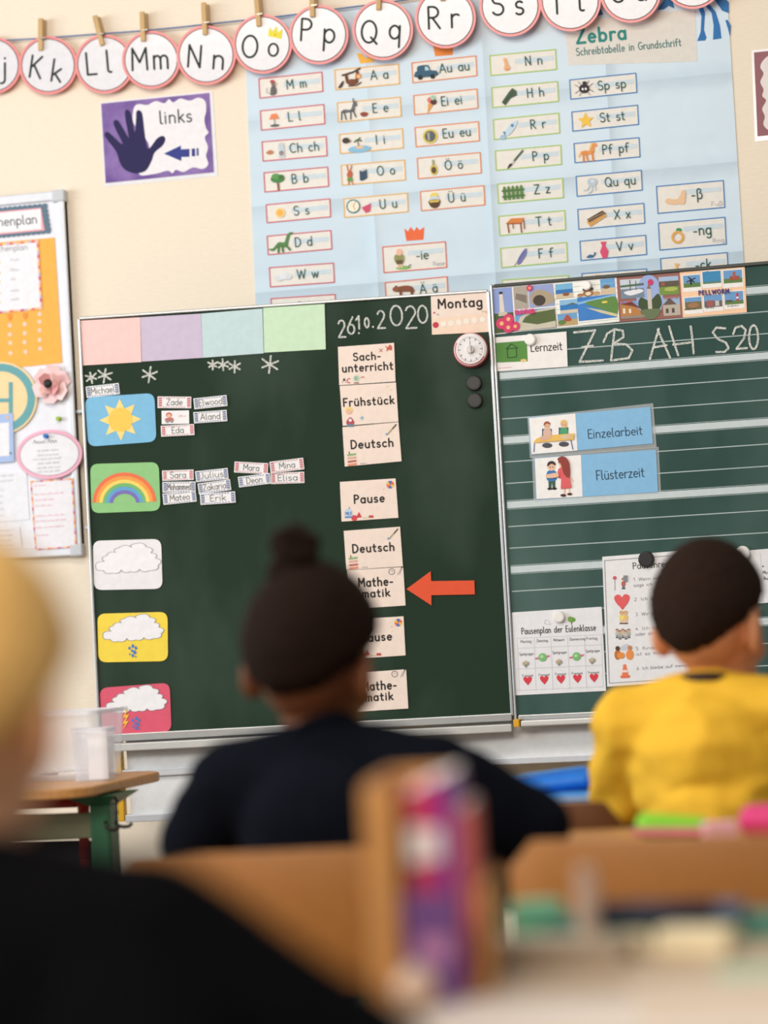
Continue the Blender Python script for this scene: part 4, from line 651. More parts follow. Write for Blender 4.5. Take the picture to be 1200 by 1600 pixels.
 star=ic(('p', [((1 if i % 2 == 0 else .45)*math.cos(R(90+36*i)), (1 if i % 2 == 0 else .45)*math.sin(R(90+36*i))) for i in range(10)], (245, 200, 80)), s=13),
 pony=ic(('b', [(-.9, .1), (-.3, .25), (.2, .2), (.5, .9), (.9, 1), (1.05, .6), (.75, .55), (.6, -.1), (0, -.25), (-.7, -.25)], (235, 155, 85)), ('s', [(-.6, 0), (-.65, -1)], .22, (225, 140, 75)), ('s', [(-.3, 0), (-.15, -1)], .2, (225, 140, 75)), ('s', [(.4, 0), (.45, -1)], .22, (225, 140, 75)), ('s', [(.15, .3), (.45, 1)], .2, (245, 205, 140)), ('s', [(-.9, .1), (-1.15, -.4)], .2, (245, 205, 140)), s=13.5, dx=1),
 jelly=ic(('e', .15, .4, .6, .5, (190, 205, 218)), ('s', [(-.2, 0), (-.5, -.5), (-.9, -.5)], .16, (195, 208, 220)), ('s', [(.1, -.1), (0, -.7), (-.4, -.9)], .16, (195, 208, 220)), ('s', [(.4, 0), (.45, -.6)], .16, (195, 208, 220)), ('e', .2, .5, .25, .2, (220, 228, 235)), s=13, dx=2),
 xylo=ic(('p', [(-1.3, -.3), (.9, .7), (1.3, .2), (-.9, -.95)], (222, 165, 90)), ('p', [(-1.25, 0), (.8, .95), (1.25, .5), (-.9, -.45)], (80, 55, 48)), ('s', [(-1.1, -.1), (1, .7)], .07, (205, 170, 120)), ('s', [(-.9, -.35), (1.15, .5)], .07, (205, 170, 120)), s=12.5, dx=8),
 vase=ic(('p', [(.1, .9), (.75, .9), (.6, .45), (.9, -.2), (.65, -.95), (.2, -.95), (-.05, -.2), (.25, .45)], (225, 80, 120)), ('b', [(-1.6, -.7), (-1.2, -.4), (-.8, -.5), (-.7, -.2), (-.5, -.3), (-.9, -.75)], (55, 110, 155)), s=14, dx=10),
 foot=ic(('b', [(-1.2, -.1), (-.9, .25), (0, .05), (.5, .4), (.75, .95), (1.15, .95), (1.1, .1), (.9, -.55), (.4, -.5), (-.2, -.5), (-.9, -.35)], (238, 200, 160)), s=14, dx=8, dy=1),
 ringy=ic(*[('s', A(0, -.15, .62, .62, 0, 360), .3, (235, 175, 90))], ('e', .2, .7, .35, .25, (50, 150, 105)), s=13, dx=8),
 snail=ic(('s', [(-.4, -.6), (-.2, .3), (-.3, .8)], .3, (240, 190, 120)), ('s', [(-.2, .4), (.1, .8)], .12, (240, 190, 120)), ('e', .9, -.2, .5, .4, (205, 70, 95)), s=12, dx=6, dy=-2))
for a in (((404.3, 123.3), (502.7, 112.7), 30, CR, 'M m', 'mouse'), ((406.7, 173.3), (505.7, 163.3), 30, CR, 'L l', 'lamp'), ((409.3, 221.7), (509.3, 213.3), 30, CR, 'Ch ch', 'chem'), ((412.3, 270), (511.7, 261), 30, CR, 'B b', 'tree'), ((415.7, 320), (515, 310.7), 28, CR, 'S s', 'sun'), ((417.3, 369), (516.7, 360), 29, CR, 'D d', 'dino'), ((420.7, 418.3), (520.7, 411), 30, CR, 'W w', 'cloud'),
          ((522.7, 109.3), (622.3, 100), 31, CY, 'A a', 'sloth', 56), ((526.7, 160.7), (625, 151.7), 30, CY, 'E e', 'donkey', 55), ((530, 210), (628.3, 201), 30, CY, 'I i', 'isle', 57), ((532.7, 258.3), (631.7, 250), 31, CY, 'O o', 'book', 56), ((536.7, 310.7), (636, 301.7), 29, CY, 'U u', 'clock', 56),
          ((643.3, 98.3), (743.3, 87.3), 31, CO, 'Au au', 'car', 43), ((646, 149.3), (745, 139), 30, CO, 'Ei ei', 'icecream', 43), ((648.3, 199.3), (747.3, 190), 30, CO, 'Eu eu', 'owl', 43), ((651.7, 247.3), (750, 238.3), 32, CO, 'Ö ö', 'oil', 43, 22), ((656.7, 299.3), (755.7, 290), 30, CO, 'Ü ü', 'egg', 43, 21),
          ((765, 87), (867.7, 77.3), 31, CG, 'N n', 'nose', 55), ((768, 137), (870.7, 127.3), 31, CG, 'H h', 'trousers', 55), ((770.5, 187), (872.7, 176.7), 31, CG, 'R r', 'rocket', 58), ((773.5, 236), (875.7, 226.7), 30, CG, 'P p', 'brush', 58), ((777, 287.6), (878.6, 278.6), 30, CG, 'Z z', 'fence', 57), ((779, 338), (882, 329), 30, CG, 'T t', 'table', 58), ((782, 388), (885, 378.7), 30, CG, 'F f', 'feather', 59),
          ((890, 125), (993.3, 114.3), 30, CB, 'Sp sp', 'spider', 44), ((893.3, 175), (996, 164.3), 30, CB, 'St st', 'star', 44), ((896.7, 224.3), (998.3, 215), 30, CB, 'Pf pf', 'pony', 44), ((900, 275.7), (1001.7, 266), 31, CB, 'Qu qu', 'jelly', 45), ((902.6, 327.4), (1005.7, 317.6), 31, CB, 'X x', 'xylo', 57), ((906, 377), (1008.7, 367.5), 30, CB, 'V v', 'vase', 57)):
    k = list(a); k[5] = I[k[5]]; field(*k)
for a in (((423.3, 466.7), (523.3, 460), 30, CR, 'Sch sch', 'cloud', 40, 22), ((784.5, 437.6), (887.6, 430.5), 30, CG, 'J j', 'peel', 58, 22), ((909, 427.5), (1010, 420), 30, CB, 'Y y', 'snail', 57, 22)):
    k = list(a); k[5] = I[k[5]]; field(*k)
field((597.7, 386), (695.7, 377.7), 40, (228, 100, 70), '-ie', I['giant'], 52, 24, 14, 'Riese'); field((601.7, 441.7), (698.3, 432.3), 40, (228, 100, 70), 'Ä ä', I['bear'], 54, 22)
field((1025.6, 291.4), (1130, 282), 42, CB, '-ß', I['foot'], 54, 25, 16, 'Fuß'); field((1028.6, 348.7), (1132.5, 339.4), 42, CB, '-ng', I['ringy'], 54, 24, 16, 'Ring'); field((1032, 404), (1136, 394.5), 42, CB, '-ck', I['snail'], 54, 22, 15)
p = Pen(WALL, .002); p.poly([(882, 35), (1086, 14), (1089.5, 96), (888, 102)], (228, 224, 216)); o = p.build('title_panel', pt); p = Pen(WALL, .0024)
bold(p, 'Zebra', 901.5, 67.5, 21, 77, 5.2, (30, 136, 128), .2); p.text('Schreibtabelle in Grundschrift', 901, 87, 11.5, (62, 122, 122), .13, 5.4, 164, gap=.2); p.build('lettering', o)
p = Pen(WALL, .002); c3 = lambda L: [(800+x/3, y/3) for x, y in L]; sb = (40, 116, 182)
for L in ([(868, 20), (888, 75), (884, 150), (868, 192), (905, 190), (912, 178), (900, 140), (905, 60), (888, 15)], [(895, 15), (935, 60), (945, 120), (942, 186), (982, 180), (975, 120), (955, 55), (915, 10)], [(950, 0), (985, 50), (1016, 62), (1016, 10), (985, -20)], [(1000, 95), (1012, 135), (1022, 172), (1025, 120), (1010, 92)], [(680, 46), (705, 10), (725, -30), (745, -30), (762, 40), (735, 28), (712, 44)], [(390, 75), (412, 35), (428, 68)], [(990, -60), (1000, -20), (1015, -10), (1012, -70)]): p.poly(c3(L), sb); p.build('stripe', pt)
for c, L in (((245, 185, 75), [(557, 83), (563, 99.5), (585, 97), (580, 88), (571, 91), (566, 84)]), ((236, 140, 62), [(676.5, 72), (680, 88), (707, 86), (707.5, 72)]), ((240, 110, 62), [(631.5, 357), (637.5, 361.5), (641.5, 354.5), (647, 361), (651, 354.5), (655.5, 359.5), (663, 354.5), (661.5, 374.5), (635, 376.5)])):
    p.poly(L, c); p.build('crown', pt)
# ------------------------------------------------------------------ letter discs on a string
cord = [(-260, 76), (-90, 70), (15, 62.7), (57, 60.5), (93, 57.7), (157, 53), (213, 49), (277, 43), (350, 35), (435, 26), (527, 14), (620, 2), (720, -13), (830, -31), (960, -55), (1100, -85), (1300, -130)]
ct = thing('cord', 'thin blue cord with letter discs pegged to it along the top of the wall', 'cord', WALL.at(500, 20, .014))
bm = bmesh.new(); tube(bm, [WALL.at(x, y, .014) for x, y in cord], .0017, 6); mob('strand', bm, mat((24, 104, 172), .6, 'cord_fibre', spec=.1), ct, world=True, smooth=True)
PINK = (246, 152, 152)
ds = (('J', 'j', -12, 102, 45, 0, (-36, 119), (4, 119)), ('K', 'k', 75, 102, 45.5, -8, (46, 120), (80, 126)), ('L', 'l', 163, 100, 46, 5, (137, 117), (169, 113)), ('M', 'm', 236, 93.5, 45.5, 3, (207, 110), (241, 108)), ('N', 'n', 322, 86, 46.5, -4, (293.5, 104), (333, 107)), ('O', 'o', 410, 68.5, 46.5, -3, (379, 89), (420, 87)),
      ('P', 'p', 498, 54, 46.5, -3, (470, 63), (506, 66)), ('Q', 'q', 598, 46.5, 47.5, -3, (565, 66), (609, 60)), ('R', 'r', 696, 28, 47.5, 2, (670, 45), (706, 43)), ('S', 's', 797, 9, 48, 4, (771, 24), (807, 23)), ('T', 't', 891, 1, 48, 3, (862, 22), (903, 17)), ('U', 'u', 985, -12.5, 48, 4, (957, 4), (995, 1)), ('V', 'v', 1082, -34, 48, 4, (1055, -18), (1092, -20)))
pinm = mat((205, 170, 120), .6, 'peg_wood', scale=40, vary=.12, stretch=(1, 1, .2))
pins = {'K': ((69.5, 32), (69.5, 82)), 'L': ((154, 28), (166, 74)), 'M': ((228, 22), (230, 68)), 'N': ((324, 8), (326.5, 58)), 'O': ((406, -5), (410.5, 45)), 'P': ((493, -18), (494, 31)), 'Q': ((598, -30), (597, 20)), 'R': ((696, -43), (697, 6)), 'S': ((792, -62), (793, -14))}
for i, (a, b, cx, cy, r, ang, pa, pb) in enumerate(ds):
    off = .0185+.0015*i
    where = {'J': 'cut by the left edge of the photo', 'O': 'with a small yellow crown', 'V': 'nearly out of the photo, top right', 'U': 'above the poster title, cut off'}.get(a, 'pegged to the blue cord' if a in pins else 'cut by the top edge of the photo')
    t = thing('letter_disc', 'pink rimmed white disc with the letter %s, %s' % (a, where), 'letter disc', WALL.at(cx, cy, off), 'letter discs on the cord')
    circ = lambda q: [(cx+q*math.cos(2*math.pi*k/48), cy+q*math.sin(2*math.pi*k/48)) for k in range(48)]
    slab('rim', WALL, circ(r), off, .0009, mat(PINK, .3), t); slab('face', WALL, circ(r-4.2), off+.0009, .0004, mat((234, 233, 238), .18, 'laminated_paper', spec=.5), t)
    p = Pen(WALL, off+.0013); p.ring(cx, cy, r-3.9, r-3.9, 1.1, BLK); p.build('outline', t)
    if pa: p.text(a, pa[0]-1.5, pa[1], 34, (28, 40, 36), .1, ang, gap=.1)
    if pb: p.text(b, pb[0]-1.5, pb[1], 34 if b != 'o' else 32, (28, 40, 36), .1, ang)
    if a == 'O': p.build('lettering', t); p.frame(430.5, 52, 12, -13); p.poly([(-.9, -.55), (-.95, .6), (-.45, .1), (-.1, .95), (.25, .1), (.75, .8), (.85, -.55)], (240, 226, 60), 2); p.ell(0, -.2, .1, .1, (225, 120, 90), 3); p.build('crown', t)
    else: p.build('lettering', t)
    if a in pins:
        q0, q1 = pins[a]; t = thing('clothes_peg', 'wooden clothes peg clipping the letter %s disc to the blue cord' % a, 'clothes peg', WALL.at((q0[0]+q1[0])/2, (q0[1]+q1[1])/2, .02), 'wooden clothes pegs on the cord')
        for d0, d1 in ((off+.0022, off+.0100), (.004, .0120)): bar('jaw', WALL, q0, q1, -.0062, .0062, d0, d1, pinm, t, .0015)
        m_ = ((q0[0]*.42+q1[0]*.58), (q0[1]*.42+q1[1]*.58)); bm = bmesh.new(); c = WALL.at(*m_, .02); box(bm, c, (.0145, off+.012-.003, .0028)); bmesh.ops.delete(bm, geom=[], context='VERTS'); mob('spring', bm, mat((170, 168, 160), .3, 'steel', metal=.9), t, world=True)
# ------------------------------------------------------------------ direction cards
PUR, NAVY = (118, 88, 160), (26, 17, 78)
q = [(158, 162), (327, 145), (334, 269), (165, 286)]; lam = [(156.5, 160), (332, 142), (340.5, 275), (163.5, 292)]
t, p = card('direction_card', 'purple card reading links with a dark blue hand and an arrow, above the chalkboard wing', 'card', q, WALL, PUR, off=.0012, m=mat((104, 74, 150), .35, 'purple_print', col2=(142, 112, 178), scale=14, ramp=(.35, .65)))
slab('laminate_pouch', WALL, lam, .0004, .0007, mat((240, 240, 244), .15, 'laminate', spec=.6), t); d3 = lambda L: [(x/3, y/3) for x, y in L]
p.blob(d3([(650, 812), (700, 690), (640, 600), (622, 560), (628, 505), (650, 488), (690, 492), (730, 474), (770, 484), (792, 465), (812, 480), (845, 462), (890, 472), (930, 458), (962, 475), (966, 520), (958, 560), (966, 600), (977, 622), (960, 645), (975, 690), (966, 730), (976, 770), (950, 792), (905, 785), (860, 806), (825, 796), (808, 812), (785, 800), (720, 816)]), (240, 238, 242), 1); p.build('cloud_panel', t)
p.blob(d3([(600, 803), (640, 813), (685, 798), (712, 750), (725, 715), (762, 682), (775, 652), (762, 637), (735, 650), (705, 690), (690, 693), (680, 640), (668, 540), (655, 518), (640, 522), (637, 560), (634, 612), (629, 612), (615, 540), (602, 516), (587, 520), (588, 560), (603, 638), (598, 640), (560, 575), (543, 562), (531, 575), (545, 612), (573, 668), (565, 672), (520, 630), (500, 618), (490, 632), (503, 655), (545, 712), (560, 758), (578, 788)]), NAVY, 2); p.build('hand_print', t)
p.poly(d3([(768, 720), (848, 682), (848, 700), (888, 698), (888, 735), (850, 736), (850, 755)]), (45, 58, 140), 2); p.poly(d3([(898, 697), (914, 696), (915, 732), (899, 733)]), (45, 58, 140), 2); p.poly(d3([(921, 695), (930, 694), (931, 729), (922, 730)]), (45, 58, 140), 2); p.build('arrow', t)
p.text('links', 250, 193.5, 20, (50, 55, 62), .115, 4.2, 50, gap=.2, layer=2); p.build('lettering', t)
q = [(1178, 82), (1350, 64), (1357, 195), (1183.5, 213)]
t, p = card('direction_card', 'dull red framed card with a scalloped white middle, cut by the right photo edge', 'card', q, WALL, (152, 98, 104), off=.0012); slab('laminate_pouch', WALL, [(1174.5, 79), (1356, 58), (1365, 200), (1180, 221)], .0004, .0007, mat((240, 240, 244), .15, 'laminate', spec=.6), t)
p.blob([(1192, 95), (1188, 105), (1193, 115), (1188, 128), (1193, 140), (1191, 150), (1197, 157), (1191, 170), (1195, 182), (1193, 195), (1203, 204), (1215, 196), (1330, 186), (1338, 80), (1215, 88), (1203, 86)], (238, 230, 226)); p.build('cloud_panel', t)
# ------------------------------------------------------------------ pin board at the left
wb = thing('pin_board', 'white framed pin board covered with plans and notes at the left edge', 'board', WALL.at(20, 580, .0))
TRz, BRz = WALL.at(103, 299), WALL.at(134, 867); XR = (TRz.x+BRz.x)/2; XL = XR-1.0; ZA, ZZ = TRz.z, BRz.z
bm = bmesh.new(); box(bm, ((XL+XR)/2, -.009, (ZA+ZZ)/2), (XR-XL, .018, ZA-ZZ)); mob('panel', bm, mat((236, 238, 246), .3, 'white_enamel_panel', spec=.5), wb, world=True)
for x0, x1, z0, z1 in ((XL, XR, ZA-.024, ZA), (XL, XR, ZZ, ZZ+.024), (XR-.016, XR, ZZ, ZA), (XL, XL+.016, ZZ, ZA)):
    bm = bmesh.new(); box(bm, ((x0+x1)/2, -.012, (z0+z1)/2), (x1-x0, .026, z1-z0)); mob('frame_rail', bm, mat((226, 228, 234), .35, 'white_profile', metal=.2), wb, world=True, bevel=.003)
for z in (ZA-.013, ZZ+.013):
    bm = bmesh.new(); box(bm, (XR-.014, -.0135, z), (.034, .03, .03)); mob('corner_cap', bm, mat((206, 210, 216), .4, 'grey_plastic'), wb, world=True, bevel=.004)
for y in (643, 824):
    bm = bmesh.new(); c = WALL.at(124 if y < 700 else 138, y, .012); box(bm, c+Vector((.008, 0, 0)), (.03, .006, .007)); mob('side_clip', bm, mat((190, 192, 196), .3, 'steel', metal=.8), wb, world=True)
PB = Plane((0, -.018, 0), (0, -1, 0)); c7 = lambda x, y: (x/5.333, 290+y/5.333); c8 = lambda x, y: (x/4.847, 560+y/4.847)
q = [(-108, 337), (70, 320.5), (76, 361), (-104, 379)]; t, p = card('title_card', 'white Wochenplan heading card with a scalloped grey blue border', 'card', q, PB, (96, 122, 142), off=.0008)
for i in range(24):
    x = -108+178*i/23; y = 337-16.5*i/23; p.ell(x, y, 4, 3, (96, 122, 142)); p.ell(x+5, y+41.5, 4, 3, (96, 122, 142))
for i in range(6): p.ell(70.5+i*1.1, 323+i*7, 3.5, 4, (96, 122, 142))
p.build('scalloped_edge', t); p.poly([(-106, 340), (64, 324.5), (70, 360), (-101, 376)], (238, 170, 178), 1.5); p.poly([(-102, 342), (63.5, 326.5), (65, 358), (-99, 373)], (242, 242, 246), 2); p.build('paper_inlay', t); p.text('Wochenplan', -36, 356, 14, (70, 80, 88), .11, 4.5, 94, layer=3); p.build('lettering', t)
q = [(-92, 387), (85, 371), (97, 567), (-80, 585)]; t, p = card('orange_sheet', 'large orange sheet with rows of pale dots in the middle of the pin board', 'paper', q, PB, (248, 182, 76), off=.0008)
for x, y in ((330, 1070), (330, 1135), (330, 1205), (330, 1285), (335, 1358), (205, 1155), (205, 1230), (205, 1305), (213, 1385), (82, 1165), (82, 1240), (85, 1310), (88, 1395)): p.ell(*c7(x, y), 3.1, 3.3, (255, 214, 196))
p.build('dots', t)
for x, y in ((80, 1100), (208, 1090)): p.poly([c7(x-22, y-28), c7(x+24, y-32), c7(x+20, y+8), c7(x, y+30), c7(x-14, y+10)], (238, 150, 62), 2); p.build('paper_tab', t)
q = [(-70, 388), (60, 375), (66, 483), (-64, 496)]; t, p = card('week_plan_sheet', 'white weekly plan with a multicoloured dashed border on the orange sheet', 'paper', q, PB, (240, 240, 246), off=.0026)
dc = ((235, 120, 120), (250, 190, 120), (240, 200, 205), (225, 95, 115), (200, 190, 220), (248, 210, 150))
def dashed(p, q, w_, n):
    for s_ in range(4):
        a, b = Vector(q[s_]), Vector(q[(s_+1) % 4]); c = Vector((sum(v[0] for v in q)/4, sum(v[1] for v in q)/4)); nn = Vector((-(b-a).y, (b-a).x)).normalized(); nn = nn if nn.dot(c-a) > 0 else -nn; m_ = max(6, int((b-a).length/n))
        for i in range(m_): u, v = a+(b-a)*(i/m_), a+(b-a)*((i+1)/m_); p.poly([tuple(u), tuple(v), tuple(v+nn*w_), tuple(u+nn*w_)], dc[(i*5+s_) % 6])
dashed(p, q, 3.2, 5.5); p.build('dashed_border', t); p.text('Wochenplan', -20, 394.5, 9, (150, 150, 158), .1, 4, 63)
for y in (408, 424, 438, 456, 470): p.scribble(-40, y+3, 34, 4, (170, 170, 180), .6, 4); p.scribble(16, y, 14, 4, (175, 175, 185), .6, 4); p.ell(-1, y+2, 1.8, 1.8, (225, 205, 130))
p.build('lettering', t)
t = thing('round_sign', 'round cream and teal paper sign with a large H, below the orange sheet', 'sign', PB.at(0, 622, .003)); cc = lambda r: [(1+r*math.cos(2*math.pi*k/56), 622+r*math.sin(2*math.pi*k/56)) for k in range(56)]
slab('sheet', PB, cc(57), .0042, .0012, mat((246, 220, 168), .6), t); p = Pen(PB, .0054); p.ring(1, 622, 54, 54, 12, (106, 170, 176)); p.build('ring', t); p.rect(13.5, 597, 20, 655, (106, 170, 176)); p.rect(-20, 597, -13.5, 655, (106, 170, 176)); p.rect(-14, 622.5, 14, 628.5, (106, 170, 176), 1.4); p.build('lettering', t)
q = [(-75, 654), (20, 645.5), (22, 721), (-72, 729)]; t, p = card('blue_sheet', 'pale blue bordered sheet overlapping the round teal sign', 'paper', q, PB, (172, 196, 238), off=.0064); p.poly([(-70, 667), (14, 660), (15, 712), (-67, 719)], (240, 242, 248)); p.ell(11.5, 652.5, 2, 3, (240, 190, 150)); p.ell(16, 708, 1.8, 1.8, (120, 130, 150), 2)
for y in (672, 684, 696): p.scribble(-50, y+3, 50, 2.5, (170, 172, 182), .5, 4, 2)
p.build('print', t)
t = thing('paper_flower', 'folded pink paper flower with a black centre pinned at the right of the round sign', 'flower', PB.at(83, 601, .002)); o0 = PB.at(83, 601, 0); S = 1/645.
def petal(ang, r, w_, lift, col, nm='petal'):
    bm = bmesh.new(); a = R(ang); ex, ez = Vector((math.cos(a), 0, math.sin(a))), Vector((-math.sin(a), 0, math.cos(a))); P = [Vector((0, -.004-lift*.2, 0)), ex*r*.55+ez*w_*.5+Vector((0, -lift, 0)), ex*r+ez*w_*.28+Vector((0, -lift*1.5, 0)), ex*r*1.02-ez*w_*.3+Vector((0, -lift*1.1, 0)), ex*r*.5-ez*w_*.5+Vector((0, -lift*.6, 0))]
    f = [bm.verts.new(p_) for p_ in P]; bk = [bm.verts.new(p_+Vector((0, .0012, 0))) for p_ in P]; bm.faces.new((f[0], f[1], f[2])); bm.faces.new((f[0], f[2], f[3])); bm.faces.new((f[0], f[3], f[4])); bm.faces.new(bk)
    for i in range(5): bm.faces.new((f[i], f[(i+1) % 5], bk[(i+1) % 5], bk[i]))
    mob(nm, bm, mat(col, .6), t)
for k in range(6): petal(60*k+20, .047, .05, .011+.004*(k % 2), (252, 224, 224) if k % 2 else (248, 210, 212))
for k in range(4): petal(90*k+40, .028, .034, .024, (238, 172, 172) if k % 2 else (248, 200, 194), 'inner_petal')
bm = bmesh.new(); ellip(bm, (.0, -.036, 0), (.0115, .006, .0115)); mob('centre', bm, mat((30, 28, 28), .5, 'black_felt'), t, smooth=True)
def pushpin(x, y, col, lb, ex=0):
    t = facing(PB, x, y, 'push_pin', lb, 'pin'); t.location += PB.n*(.0016*(ex > 0)+ex); bm = bmesh.new(); disc(bm, .0055, 0, .003, 16); disc(bm, .0032, .003, .010, 16, r1=.004); disc(bm, .0056, .010, .013, 16); mob('head', bm, mat(col, .3, 'pin_plastic'), t, bevel=.0006)
t = thing('oval_card', 'white oval card with a pink edge hung under the paper flower', 'card', PB.at(77, 710, .001)); ov = lambda a, b: [tuple(Vector((77+a*math.cos(2*math.pi*k/48)*math.cos(R(4))+b*math.sin(2*math.pi*k/48)*math.sin(R(4)), 710-a*math.cos(2*math.pi*k/48)*math.sin(R(4))+b*math.sin(2*math.pi*k/48)*math.cos(R(4))))) for k in range(48)]
slab('rim', PB, ov(51.5, 38.5), .0085, .0012, mat((246, 184, 205), .5), t); p = Pen(PB, .0097); p.poly(ov(46, 33), (242, 242, 247)); p.build('face', t); p.stroke(ov(46, 33), .7, (150, 120, 140), 2, closed=True); p.build('outline', t); p.scribble(52, 693.5, 46, 5, (110, 115, 120), .9, 3, 2)
for i, y in enumerate((706, 713, 719.5, 726, 733, 739)): p.scribble(58-(6 if i == 2 else 0), y, 36+(8 if i == 2 else 0), 2.5, (165, 168, 175), .5, 4, 2)
p.build('lettering', t)
pushpin(93, 654.5, (165, 195, 60), 'lime green push pin under the pink paper flower'); pushpin(75.5, 682, (35, 120, 205), 'blue push pin at the top of the oval card', .0085)
q = [(47, 751.5), (113.5, 747), (119.7, 855), (54.7, 860)]; t, p = card('bordered_sheet', 'white sheet with a colourful dashed edge at the lower right of the pin board', 'paper', q, PB, (242, 240, 246), off=.0085); dashed(p, q, 2.4, 5); p.build('dashed_border', t)
for i, (y, l) in enumerate(((760, 20), (774, 46), (783, 34), (792, 30), (808, 46), (816, 48), (826, 44), (838, 20))): p.scribble(53+i*.5, y, l, 2.4, (232, 175, 190), .5, 4)
p.build('lettering', t)
q = [(-90, 745), (41, 734), (46, 812), (-84, 823)]; t, p = card('note_sheet', 'plain white note sheet with grey lines left of the bordered sheet', 'paper', q, PB, (238, 240, 247), off=.0008)
for y in (744, 752, 766, 776, 786, 796, 806): p.scribble(-60, y+5, 84 if y < 760 else 66, 2.2, (190, 192, 200), .5, 4)
p.build('lettering', t)
q = [(-90, 833), (30, 823), (34, 856), (-86, 866)]; t, p = card('note_sheet', 'small white note sheet in the bottom left corner of the pin board', 'paper', q, PB, (238, 240, 247), off=.0008)
for y in (830, 838, 846, 854): p.scribble(-60, y+5, 80, 2, (195, 196, 204), .5, 4)
p.build('lettering', t)
# ------------------------------------------------------------------ furniture
oak = mat((178, 120, 60), .38, 'beech_ply', col2=(160, 102, 46), scale=9, stretch=(14, 1.2, 14), ramp=(.3, .7), spec=.45)
oak2 = mat((206, 152, 92), .4, 'beech_top', col2=(188, 132, 74), scale=7, stretch=(1.2, 14, 14), ramp=(.3, .7), spec=.45)
green_steel = mat((38, 84, 58), .4, 'green_enamel', spec=.5); dark_steel = mat((60, 66, 66), .4, 'dark_enamel')
def backrest(bm, w_, h_, y, z, r=.035, th=.011, curve=.022, tilt=.05):
    """curved plywood panel, rounded corners, built as a grid-fanned prism"""
    pts = rrect(w_, h_, r, 6); n = 14; f = lambda x, v, t: Vector((x, y-curve*(1-(2*x/w_)**2)+t-tilt*v, z+v))
    cols = [-w_/2+w_*i/n for i in range(n+1)]
    def ext(x):
        d = abs(x)-(w_/2-r); v = h_/2 if d <= 0 else h_/2-r+math.sqrt(max(0, r*r-d*d)); return v
    fr = []
    for x in cols: e = ext(x); fr.append([[bm.verts.new(f(x, s_*e, t)) for t in (-th/2, th/2)] for s_ in (-1, 1)])
    for a, b in zip(fr, fr[1:]):
        bm.faces.new((a[0][0], b[0][0], b[1][0], a[1][0])); bm.faces.new((a[0][1], a[1][1], b[1][1], b[0][1]))
        bm.faces.new((a[0][0], a[0][1], b[0][1], b[0][0])); bm.faces.new((a[1][0], b[1][0], b[1][1], a[1][1]))
    for e in (fr[0], fr[-1]): bm.faces.new((e[0][0], e[1][0], e[1][1], e[0][1]))
def chair(label, loc, rz, steel, w_=.38, top=.71, sh=.37, bh=.17, group='plywood pupil chairs', name='school_chair', wood=None):
    t = thing(name, label, 'chair', loc, group, rz); wood = wood or oak
    bm = bmesh.new(); prism(bm, [(x*1.0, y+.02) for x, y in rrect(w_-.02, .36, .05)], sh-.012, sh); mob('seat', bm, wood, t, bevel=.003)
    bm = bmesh.new(); backrest(bm, w_, bh, -.165, top-bh/2); mob('backrest', bm, wood, t, smooth=True, bevel=.002)
    for s_ in (-1, 1):
        x = s_*(w_/2-.045)
        bm = bmesh.new(); tube(bm, [(x, .13, sh-.024), (x, .15, sh-.05), (x, .165, .02)], .011); mob('leg', bm, steel, t, smooth=True)
        bm = bmesh.new(); tube(bm, [(x, -.12, sh-.024), (x, -.15, .2), (x, -.175, .02)], .011); mob('leg', bm, steel, t, smooth=True)
        bm = bmesh.new(); tube(bm, [(x, .13, sh-.024), (x, -.05, sh-.024), (x, -.13, sh-.01), (x, -.152, sh+.06), (x, -.164, top-.03)], .010); mob('back_post', bm, steel, t, smooth=True)
        bm = bmesh.new(); tube(bm, [(x, .19, .012), (x, -.2, .012)], .0115); mob('runner', bm, steel, t, smooth=True)
        for yy in (.19, -.2): bm = bmesh.new(); capsule(bm, (x, yy-.008, .012), (x, yy+.008, .012), .0125, .0125, 10, 3); mob('end_cap', bm, dark_steel, t, smooth=True)
    return t
def desk(label, x0, x1, y0, y1, h, rc=.05, top=None, steel=None, group='pupil desks', hooks=False):
    cx, cy = (x0+x1)/2, (y0+y1)/2; t = thing('school_desk', label, 'desk', (cx, cy, 0), group); w_, d_ = x1-x0, y1-y0; steel = steel or green_steel
    bm = bmesh.new(); prism(bm, rrect(w_, d_, rc, 8), h-.024, h); mob('tabletop', bm, top or oak2, t, bevel=.004)
    for sx in (-1, 1):
        for sy in (-1, 1): bm = bmesh.new(); box(bm, (sx*(w_/2-.132), sy*(d_/2-.09), (h-.024)/2), (.042, .03, h-.024)); mob('leg', bm, steel, t, bevel=.004)
        bm = bmesh.new(); box(bm, (sx*(w_/2-.132), 0, h-.07), (.03, d_-.2, .05)); mob('side_rail', bm, steel, t, bevel=.003)
    for sy in (-1, 1): bm = bmesh.new(); box(bm, (0, sy*(d_/2-.09), h-.066), (w_-.29, .02, .05)); mob('apron', bm, mat((128, 132, 106), .4, 'grey_green_enamel', spec=.5), t, bevel=.003)
    return t
